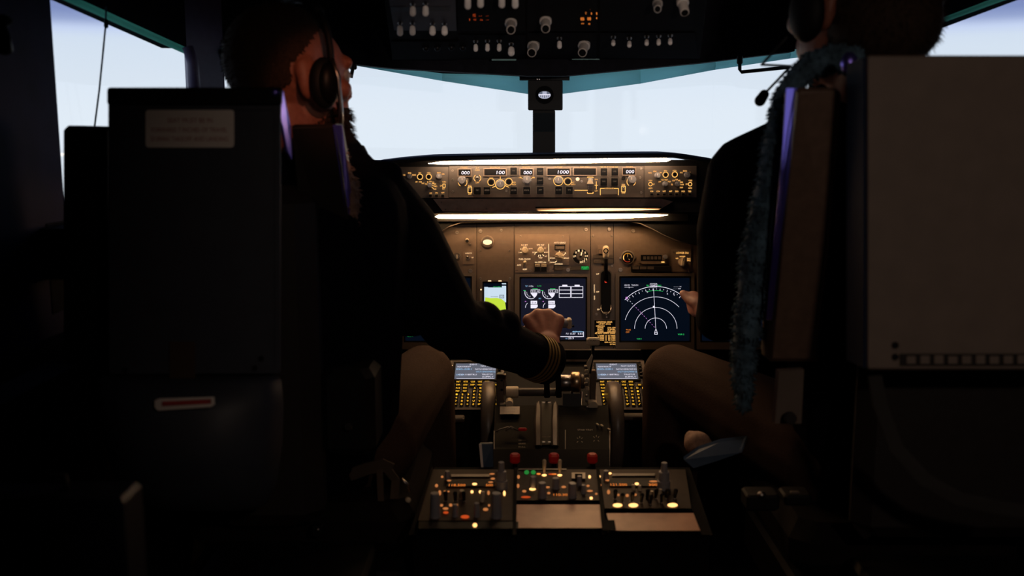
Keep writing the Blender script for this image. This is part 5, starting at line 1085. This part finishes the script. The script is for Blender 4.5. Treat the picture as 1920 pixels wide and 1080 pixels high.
def hand_blobs(mb, wrist, palm, kn, fingers, thumb, mt):
    mb.capsule(wrist, wrist.lerp(palm, .5), .026, .030, mt)
    for k in kn: mb.capsule(wrist.lerp(palm, .4), k, .020, .0145, mt)
    for i in range(3): mb.capsule(kn[i], kn[i + 1], .0125, .0125, mt)
    for f in fingers:
        r_ = [.0105, .0095, .0088, .0080]
        for i in range(len(f) - 1): mb.capsule(f[i], f[i + 1], r_[i], r_[i + 1], mt)
    for i in range(len(thumb) - 1): mb.capsule(thumb[i], thumb[i + 1], .014 - .002 * i, .012 - .002 * i, mt)
def chain(mb, pts, rad, mt):
    for i in range(len(pts) - 1): mb.capsule(pts[i], pts[i + 1], rad[i], rad[i + 1], mt)

def hair_tufts(mb, pts, mt, rnd, n, ln, droop=(0, 0, -1)):
    for _ in range(n):
        c, nn = rnd.choice(pts); d = (nn * .8 + Vector(droop) * .7 + Vector([rnd.uniform(-.4, .4) for _ in range(3)])).normalized(); u = d.orthogonal().normalized() * .0012; w = d.cross(u)
        mb.add([c - nn * .002 + u, c - nn * .002 - u * .5 + w * .87, c - nn * .002 - u * .5 - w * .87, c + d * ln * rnd.uniform(.6, 1.2)], [(0, 1, 3), (1, 2, 3), (2, 0, 3)], mt, True)

# ---- captain
Hc = at(545, 150, 1.86); yaw = math.radians(-54)
cap = thing('person', 'bearded man in dark uniform in the left seat, hand on the thrust lever', 'person', (Hc.x, 1.95, 0))
mb = MB(); g, R = head_blobs(mb, Hc, yaw, 0, 1.08, M_skin)
Nb = at(588, 300, 1.90); Ch = at(600, 430, 1.90); Pe = Vector((-.49, 1.97, .66))
RS = at(694, 356, 1.93); RE = at(842, 602, 2.08); RW_ = at(1022, 668, 2.27)
LS = at(470, 365, 1.84); LE = Vector((-.70, 1.97, .90)); LWr = Vector((-.66, 2.22, .84))
mb.capsule(g(0, -.02, -.06), Nb, .058, .062, M_skin); mb.capsule(Nb, Ch, .06, .10, M_skin); mb.capsule(Ch, Pe, .11, .11, M_skin)
chain(mb, [RS, RE, RW_], [.042, .036, .026], M_skin); chain(mb, [Nb, RS], [.05, .045], M_skin); chain(mb, [Nb, LS], [.05, .045], M_skin); chain(mb, [LS, LE, LWr], [.042, .036, .026], M_skin)
RK = at(795, 704, 2.27); LK = Vector((-.68, 2.33, .70))
RA = Vector((RK.x + .01, 2.42, .10)); LA = Vector((LK.x, 2.46, .10))
RH = Pe + Vector((.10, .02, -.01)); LH = Pe + Vector((-.10, .02, -.01))
chain(mb, [RH, RK, RA], [.065, .05, .036], M_skin); chain(mb, [LH, LK, LA], [.065, .05, .036], M_skin)
kn = [at(990, 600, 2.335), at(1008, 589, 2.34), at(1028, 589, 2.34), at(1048, 600, 2.335)]
fing = []
for k_, px, dy in zip(kn, (992, 1008, 1027, 1045), (0, -3, -2, 0)): fing.append([k_, at(px, 598 + dy, 2.375), at(px, 618 + dy, 2.395), at(px, 628 + dy, 2.38)])
hand_blobs(mb, at(1034, 668, 2.285), at(1020, 622, 2.31), kn, fing, [at(1008, 640, 2.30), at(988, 628, 2.325), at(984, 618, 2.35), at(990, 616, 2.372)], M_skin)
LP_ = LWr + Vector((0, .07, -.01)); lk = [LP_ + Vector((-.03 + .02 * i, .03, .01)) for i in range(4)]
hand_blobs(mb, LWr, LP_, lk, [[k_, k_ + Vector((0, .035, -.01)), k_ + Vector((0, .045, -.035)), k_ + Vector((0, .03, -.05))] for k_ in lk], [LP_ + Vector((.03, -.02, 0)), LP_ + Vector((.05, .02, -.01)), LP_ + Vector((.045, .045, -.02))], M_skin)
body = remesh(mb, 'body', .004, 4, M_skin, cap)
# hair: back and crown
mb = MB()
for c, r_ in (((0, -.020, .034), (.081, .096, .092)), ((0, .004, .044), (.074, .082, .076))): mb.ell(g(*c), tuple(q * 1.08 for q in r_), M_hair, rot=R)
def shell(mb, keep, name, mt, parent, n, ln, seed, vox=.005, droop=(0, 0, -1)):
    me = mb.mesh('t'); ob = bpy.data.objects.new('t', me); COL.objects.link(ob); r_ = ob.modifiers.new('r', 'REMESH'); r_.mode = 'VOXEL'; r_.voxel_size = vox
    out = bpy.data.meshes.new_from_object(ob.evaluated_get(bpy.context.evaluated_depsgraph_get())); bpy.data.objects.remove(ob)
    kv_ = [keep(v.co) for v in out.vertices]; idx = {}; vs_ = []; fs = []
    for p in out.polygons:
        if all(kv_[i] for i in p.vertices):
            f_ = []
            for i in p.vertices:
                if i not in idx: idx[i] = len(vs_); vs_.append(out.vertices[i].co.copy())
                f_.append(idx[i])
            fs.append(tuple(f_))
    m2 = MB(); m2.add(vs_, fs, mt, True); hair_tufts(m2, [(out.vertices[i].co.copy(), out.vertices[i].normal.copy()) for i in idx], mt, random.Random(seed), n, ln, droop)
    return m2.build(name, parent, fix=False)
Ri = R.inverted()
def loc(co): return (Ri @ (co - Hc)) / 1.08
def keep_hair(co):
    l = loc(co); lim = -.022 + max(0, l.y + .04) * 1.1 + (0.03 if abs(l.x) > .06 and l.y > -.03 else 0)
    return l.z > lim and l.y < .060 - max(0, .07 - l.z) * .4
shell(mb, keep_hair, 'hair', M_hair, cap, 2600, .006, 4)
mb = MB()
for c, r_ in (((0, .052, -.060), (.058, .050, .040)), ((0, .070, -.090), (.042, .036, .032)), ((0, .080, -.108), (.030, .026, .024))): mb.ell(g(*c), tuple(q * 1.08 for q in r_), M_hair, rot=R)
shell(mb, lambda co: loc(co).z < -.045 and loc(co).y > .015, 'beard', M_hair, cap, 2200, .016, 8, droop=(.2, .2, -1))
for s_ in (-1, 1):
    mb = MB(); mb.ell(g(s_ * .032, .084, .010), (.012, .012, .012), M_eye, rot=R); mb.ell(g(s_ * .032, .0955, .010), (.005, .003, .005), M_iris, rot=R); mb.build('eye', cap)
mb = MB(); chain(mb, [Nb + Vector((0, .01, -.03)), Ch], [.085, .13], M_jacket); chain(mb, [at(598, 282, 1.90), at(640, 296, 1.93), at(668, 312, 1.93)], [.064, .048, .035], M_jacket); chain(mb, [Ch, Pe], [.145, .15], M_jacket)
chain(mb, [Ch + Vector((.06, 0, .02)), Pe + Vector((.05, 0, 0))], [.11, .12], M_jacket); chain(mb, [Ch + Vector((-.07, 0, .02)), Pe + Vector((-.05, 0, 0))], [.11, .12], M_jacket)
chain(mb, [Nb + Vector((.02, 0, -.05)), RS + Vector((0, 0, -.005))], [.065, .062], M_jacket); chain(mb, [Nb, LS], [.07, .065], M_jacket)
mb.capsule(at(672, 330, 1.93), at(728, 330, 1.93), .030, .030, M_jacket); mb.capsule(at(728, 330, 1.93), at(738, 360, 1.95), .028, .03, M_jacket)
chain(mb, [at(716, 372, 1.95), at(752, 430, 1.99), RE + Vector((-.015, 0, .03)), RE], [.062, .074, .072, .068], M_jacket)
chain(mb, [at(700, 430, 1.95), at(770, 560, 2.02)], [.07, .08], M_jacket)
mb.ell(at(905, 600, 2.13), (.045, .04, .042), M_jacket); mb.ell(at(948, 610, 2.17), (.035, .04, .036), M_jacket)
chain(mb, [RE, at(930, 640, 2.17), at(1000, 668, 2.255), at(1014, 674, 2.275)], [.066, .060, .050, .050], M_jacket)
chain(mb, [LS, LE, LWr], [.062, .056, .045], M_jacket)
jk = remesh(mb, 'jacket', .006, 3, M_jacket, cap)
# cuff with gold rings
ax0 = at(960, 652, 2.205); ax1 = at(1018, 675, 2.28); axd = (ax1 - ax0).normalized(); u_ = axd.cross(Vector((0, 0, 1))).normalized(); w_ = axd.cross(u_)
mb = MB(); L = []
for t_, rad in ((-.01, .052), (.03, .0535), (.062, .0545), (.066, .0535), (.060, .046), (.03, .044)):
    c = at(1000, 668, 2.255) + axd * (t_ - .01); L.append([c + (u_ * math.cos(2 * math.pi * k / 32) + w_ * math.sin(2 * math.pi * k / 32)) * rad for k in range(32)])
mb.loft(L, M_jacket, cap0=False, cap1=False, smooth=True); cf = mb.build('cuff', cap)
for k in range(4):
    c = at(1000, 668, 2.255) + axd * (-.006 + k * .011); rad = .0535 + k * .0004; mb = MB(); L = []
    for q in range(40):
        a = 2 * math.pi * q / 40; d = u_ * math.cos(a) + w_ * math.sin(a); L.append([c + d * (rad + .0008) - axd * .003, c + d * (rad + .002) - axd * .003, c + d * (rad + .002) + axd * .003, c + d * (rad + .0008) + axd * .003])
    mb.loft(L, M_gold, wrap=True); mb.build('gold_stripe', cf)
mb = MB(); chain(mb, [Pe, RH, RK, RA], [.14, .11, .072, .06], M_trous); chain(mb, [Pe, LH, LK, LA], [.14, .11, .072, .06], M_trous)
remesh(mb, 'trousers', .007, 4, M_trous, cap)
for A in (RA, LA):
    mb = MB(); mb.capsule(A + Vector((0, 0, -.045)), A + Vector((0, .17, -.055)), .045, .038, M_gloss); mb.bx(A + Vector((0, .06, -.090)), (.09, .29, .018), M_black); mb.build('shoe', cap)
# captain's headset
t0 = thing('headset', 'black headset with boom microphone worn by the bearded man', 'headset', g(.095, .03, -.02))
mb = MB(); pts = []
for k in range(17):
    a = math.pi * k / 16; pts.append(g(.100 * math.cos(a), .012 + .016 * math.cos(a), .012 + .128 * math.sin(a) ** .85 if 0 < k < 16 else .012))
mb.tube(pts, .0065, M_black, 8); mb.tube([p + Vector((0, 0, -.004)) for p in pts[4:13]], .010, M_black, 8); mb.build('headband', t0)
for s_ in (-1, 1):
    Rc = R @ Matrix.Rotation(s_ * .2, 3, 'Z'); mb = MB(); mb.ell(g(s_ * .092, .018, -.008), (.019, .031, .045), M_black, rot=Rc); mb.ell(g(s_ * .102, .022, -.008), (.016, .024, .036), M_gloss, rot=Rc); mb.build('ear_cup', t0)
mb = MB(); mb.tube([g(.114, .022, .03), g(.118, .03, .0), g(.116, .035, -.05), g(.112, .036, -.085)], .004, M_steel, 8); mb.build('yoke_arm', t0)
mb = MB(); mb.tube([g(.112, .03, -.04), at(640, 235, 1.90), at(656, 254, 1.93), at(668, 266, 1.94), at(676, 276, 1.95)], .0022, M_black, 8); mb.capsule(at(678, 279, 1.95), at(682, 290, 1.95), .0075, .009, M_black); mb.build('boom_microphone', t0)

# ---- first officer
Hc2 = at(1614, 18, 1.66); yaw2 = math.radians(32)
fo = thing('person', 'person in dark uniform in the right seat, head cut by the picture\'s top', 'person', (Hc2.x, 1.85, 0))
mb = MB(); g, R = head_blobs(mb, Hc2, yaw2, 0, 1.15, M_skin)
Nb = at(1606, 185, 1.74); Ch = Vector((.60, 1.80, 1.05)); Pe = Vector((.64, 1.88, .66))
LS = at(1400, 322, 1.86); LE = at(1364, 560, 1.99); LWr = at(1332, 586, 2.22)
RS = Vector((.76, 1.80, 1.22)); RE = Vector((.80, 1.90, .95)); RW_ = Vector((.70, 2.12, .86))
mb.capsule(g(0, -.02, -.06), Nb, .06, .064, M_skin); mb.capsule(Nb, Ch, .06, .11, M_skin); mb.capsule(Ch, Pe, .11, .11, M_skin)
chain(mb, [Nb, LS, LE, LWr], [.05, .042, .036, .026], M_skin); chain(mb, [Nb, RS, RE, RW_], [.05, .042, .036, .026], M_skin)
LK = at(1264, 704, 2.27); RK = Vector((.72, 2.28, .70)); LA = Vector((LK.x + .01, 2.40, .10)); RA = Vector((.72, 2.42, .10))
LH = Pe + Vector((-.10, .02, -.01)); RH = Pe + Vector((.10, .02, -.01))
chain(mb, [LH, LK, LA], [.065, .05, .036], M_skin); chain(mb, [RH, RK, RA], [.065, .05, .036], M_skin)
pal = at(1318, 574, 2.27); kn = [at(1300, 556, 2.29), at(1300, 566, 2.30), at(1302, 576, 2.30), at(1304, 584, 2.29)]
hand_blobs(mb, LWr, pal, kn, [[k_, k_ + Vector((-.006, .02, -.002)), k_ + Vector((-.001, .035, -.006)), k_ + Vector((.012, .036, -.006))] for k_ in kn], [at(1308, 570, 2.25), at(1292, 562, 2.28), at(1281, 550, 2.30)], M_skin)
lk = [RW_ + Vector((-.03 + .02 * i, .10, .0)) for i in range(4)]
hand_blobs(mb, RW_, RW_ + Vector((0, .07, -.01)), lk, [[k_, k_ + Vector((0, .035, -.01)), k_ + Vector((0, .045, -.035)), k_ + Vector((0, .03, -.05))] for k_ in lk], [RW_ + Vector((-.03, .05, 0)), RW_ + Vector((-.05, .09, -.01)), RW_ + Vector((-.045, .11, -.02))], M_skin)
remesh(mb, 'body', .005, 4, M_skin, fo)
mb = MB()
for c, r_ in (((0, -.022, .034), (.086, .102, .094)), ((0, .004, .046), (.080, .088, .078)), ((0, -.04, -.02), (.076, .078, .070))): mb.ell(g(*c), tuple(q * 1.15 for q in r_), M_hair, rot=R)
Ri = R.inverted()
def loc2(co): return (Ri @ (co - Hc2)) / 1.15
shell(mb, lambda co: loc2(co).y < .080 - max(0, .05 - loc2(co).z) * .7, 'hair', M_hair, fo, 1800, .012, 6)
for s_ in (-1, 1):
    mb = MB(); mb.ell(g(s_ * .032, .084, .010), (.012, .012, .012), M_eye, rot=R); mb.ell(g(s_ * .032, .0955, .010), (.005, .003, .005), M_iris, rot=R); mb.build('eye', fo)
mb = MB(); chain(mb, [Nb + Vector((0, -.01, .075)), Nb + Vector((0, 0, -.02)), Ch], [.080, .085, .14], M_jacket); mb.capsule(at(1566, 168, 1.74), at(1600, 175, 1.72), .045, .06, M_jacket); chain(mb, [Ch, Pe], [.15, .15], M_jacket)
chain(mb, [Ch + Vector((-.08, 0, .02)), Pe + Vector((-.05, 0, 0))], [.12, .12], M_jacket); chain(mb, [Ch + Vector((.08, 0, .02)), Pe + Vector((.05, 0, 0))], [.12, .12], M_jacket)
chain(mb, [Nb + Vector((-.03, 0, -.04)), at(1480, 285, 1.84), at(1392, 312, 1.86)], [.07, .068, .056], M_jacket); chain(mb, [at(1374, 322, 1.86), at(1366, 430, 1.93), LE, at(1350, 596, 2.06), LWr + Vector((.012, 0, -.01))], [.048, .062, .060, .052, .040], M_jacket)
chain(mb, [at(1400, 322, 1.86), at(1400, 460, 1.92)], [.06, .07], M_jacket)
chain(mb, [Nb, RS, RE, RW_], [.07, .064, .058, .046], M_jacket)
remesh(mb, 'jacket', .006, 3, M_jacket, fo)
mb = MB(); chain(mb, [Pe, LH, LK, LA], [.14, .11, .074, .06], M_trous); chain(mb, [Pe, RH, RK, RA], [.14, .11, .072, .06], M_trous)
remesh(mb, 'trousers', .007, 4, M_trous, fo)
for A in (RA, LA):
    mb = MB(); mb.capsule(A + Vector((0, 0, -.045)), A + Vector((0, .17, -.055)), .045, .038, M_gloss); mb.bx(A + Vector((0, .06, -.090)), (.09, .29, .018), M_black); mb.build('shoe', fo)
t0 = thing('headset', 'black headset worn in the right seat, its microphone against the bright windshield', 'headset', g(-.1, .03, -.02))
mb = MB(); mb.tube([g(.104 * math.cos(math.pi * k / 16), .012, .012 + .132 * math.sin(math.pi * k / 16)) for k in range(17)], .0065, M_black, 8); mb.build('headband', t0)
for s_ in (-1, 1): mb = MB(); mb.ell(g(s_ * .095, .012, -.008), (.021, .033, .047), M_black, rot=R); mb.build('ear_cup', t0)
mb = MB(); mb.tube([g(-.112, .03, -.04), g(-.108, .08, -.075), at(1482, 124, 1.76), at(1460, 148, 1.77), at(1438, 171, 1.78)], .0022, M_black, 8); mb.capsule(at(1433, 177, 1.78), at(1425, 189, 1.78), .0085, .0098, M_black); mb.build('boom_microphone', t0)

# ------------------------------------------------------------------ loose things
mb = MB(); prism(mb, [(899, 833, 2.06), (924, 832, 2.06), (925, 884, 2.06), (903, 886, 2.05)], (0, .012, 0), M_blue); prism(mb, [(898, 833, 2.058), (903, 833, 2.058), (907, 884, 2.05), (903, 886, 2.05)], (0, .002, 0), M_label)
mb.build('checklist_booklet', None, 'slim blue-grey booklet standing at the left rear corner of the throttle stand', 'booklet')
mb = MB(); prism(mb, [(1282, 862, 1.86), (1310, 842, 1.90), (1352, 828, 1.92), (1402, 822, 1.94), (1392, 848, 1.90), (1340, 866, 1.88), (1300, 878, 1.86)], (0, .006, .004), M_blue, .002)
mb.build('checklist_booklet', None, 'folded blue sheet lying right of the pedestal, by the right seat', 'booklet')
mb = MB(); mb.ell(at(1308, 832, 1.97), (.028, .03, .026), M_tan); mb.ell(at(1322, 842, 1.97), (.022, .03, .02), M_tan); mb.ell(at(1296, 822, 1.98), (.014, .02, .016), M_tan)
remesh(mb, 'knitted_pouch', .004, 2, M_tan, None); props(bpy.data.objects['knitted_pouch'], 'small crumpled tan pouch above the folded blue sheet', 'pouch')
mb = MB(); ribbon(mb, [(655, 890, 1.86), (690, 878, 1.86), (718, 872, 1.86), (735, 880, 1.86)], .012, M_web); ribbon(mb, [(722, 874, 1.86), (742, 900, 1.86), (738, 950, 1.84), (722, 985, 1.82)], .008, M_web)
ribbon(mb, [(712, 880, 1.86), (714, 930, 1.84), (716, 965, 1.82)], .006, M_web); mb.tube([at(752, 898, 1.86), at(764, 908, 1.86), at(768, 922, 1.86)], .003, M_steel, 8); mb.ell(at(765, 938, 1.85), (.006, .005, .006), M_cream)
mb.build('seat_belt', None, 'loose brown webbing belt hanging between the left seat and the pedestal', 'seat belt')
t0 = thing('flight_case', 'dark blue-black case on the floor at the lower left corner', 'case', (-.50, 1.16, 0))
top = at(100, 941, 1.10).z
mb = MB(); mb.bx((-.66, 1.14, top / 2), (.24, .07, top), M_case, ch=.006); mb.build('body', t0)
mb = MB(); mb.tube([(-.72, 1.14, top - .002), (-.72, 1.14, top + .015), (-.62, 1.14, top + .015), (-.62, 1.14, top - .002)], .006, M_black, 8); mb.build('handle', t0)
t0 = thing('side_console', 'black side console along the left wall below the window', 'console', (-.85, 1.5, 0))
mb = MB(); mb.bx((-.87, 1.62, .46), (.12, 1.2, .92), M_black, ch=.02); mb.build('body', t0)
t0 = thing('side_console', 'black side console along the right wall below the window', 'console', (.90, 1.9, 0))
mb = MB(); mb.bx((.90, 1.75, .42), (.07, .9, .84), M_black, ch=.02); mb.build('body', t0)
# lamp housings for the small bulbs
for l_, lab in ((FLOOD, 'small round flood lamp in the ceiling above the pedestal'), (NECKFILL, 'small added fill lamp in the ceiling above the left seat'), (REAR, 'small round lamp in the ceiling behind the seats')):
    r_ = thing('ceiling_lamp', lab, 'lamp', l_.location + Vector((0, 0, .05)), 'ceiling lamps')
    c = l_.location; mb = MB(); n = 24; L = [[c + Vector((rd * math.cos(2 * math.pi * k / n), rd * math.sin(2 * math.pi * k / n), z)) for k in range(n)] for rd, z in ((.034, -.01), (.036, -.01), (.036, ZC - c.z), (.034, ZC - c.z))]
    mb.loft(L, M_black, wrap=True); mb.build('shade', r_)
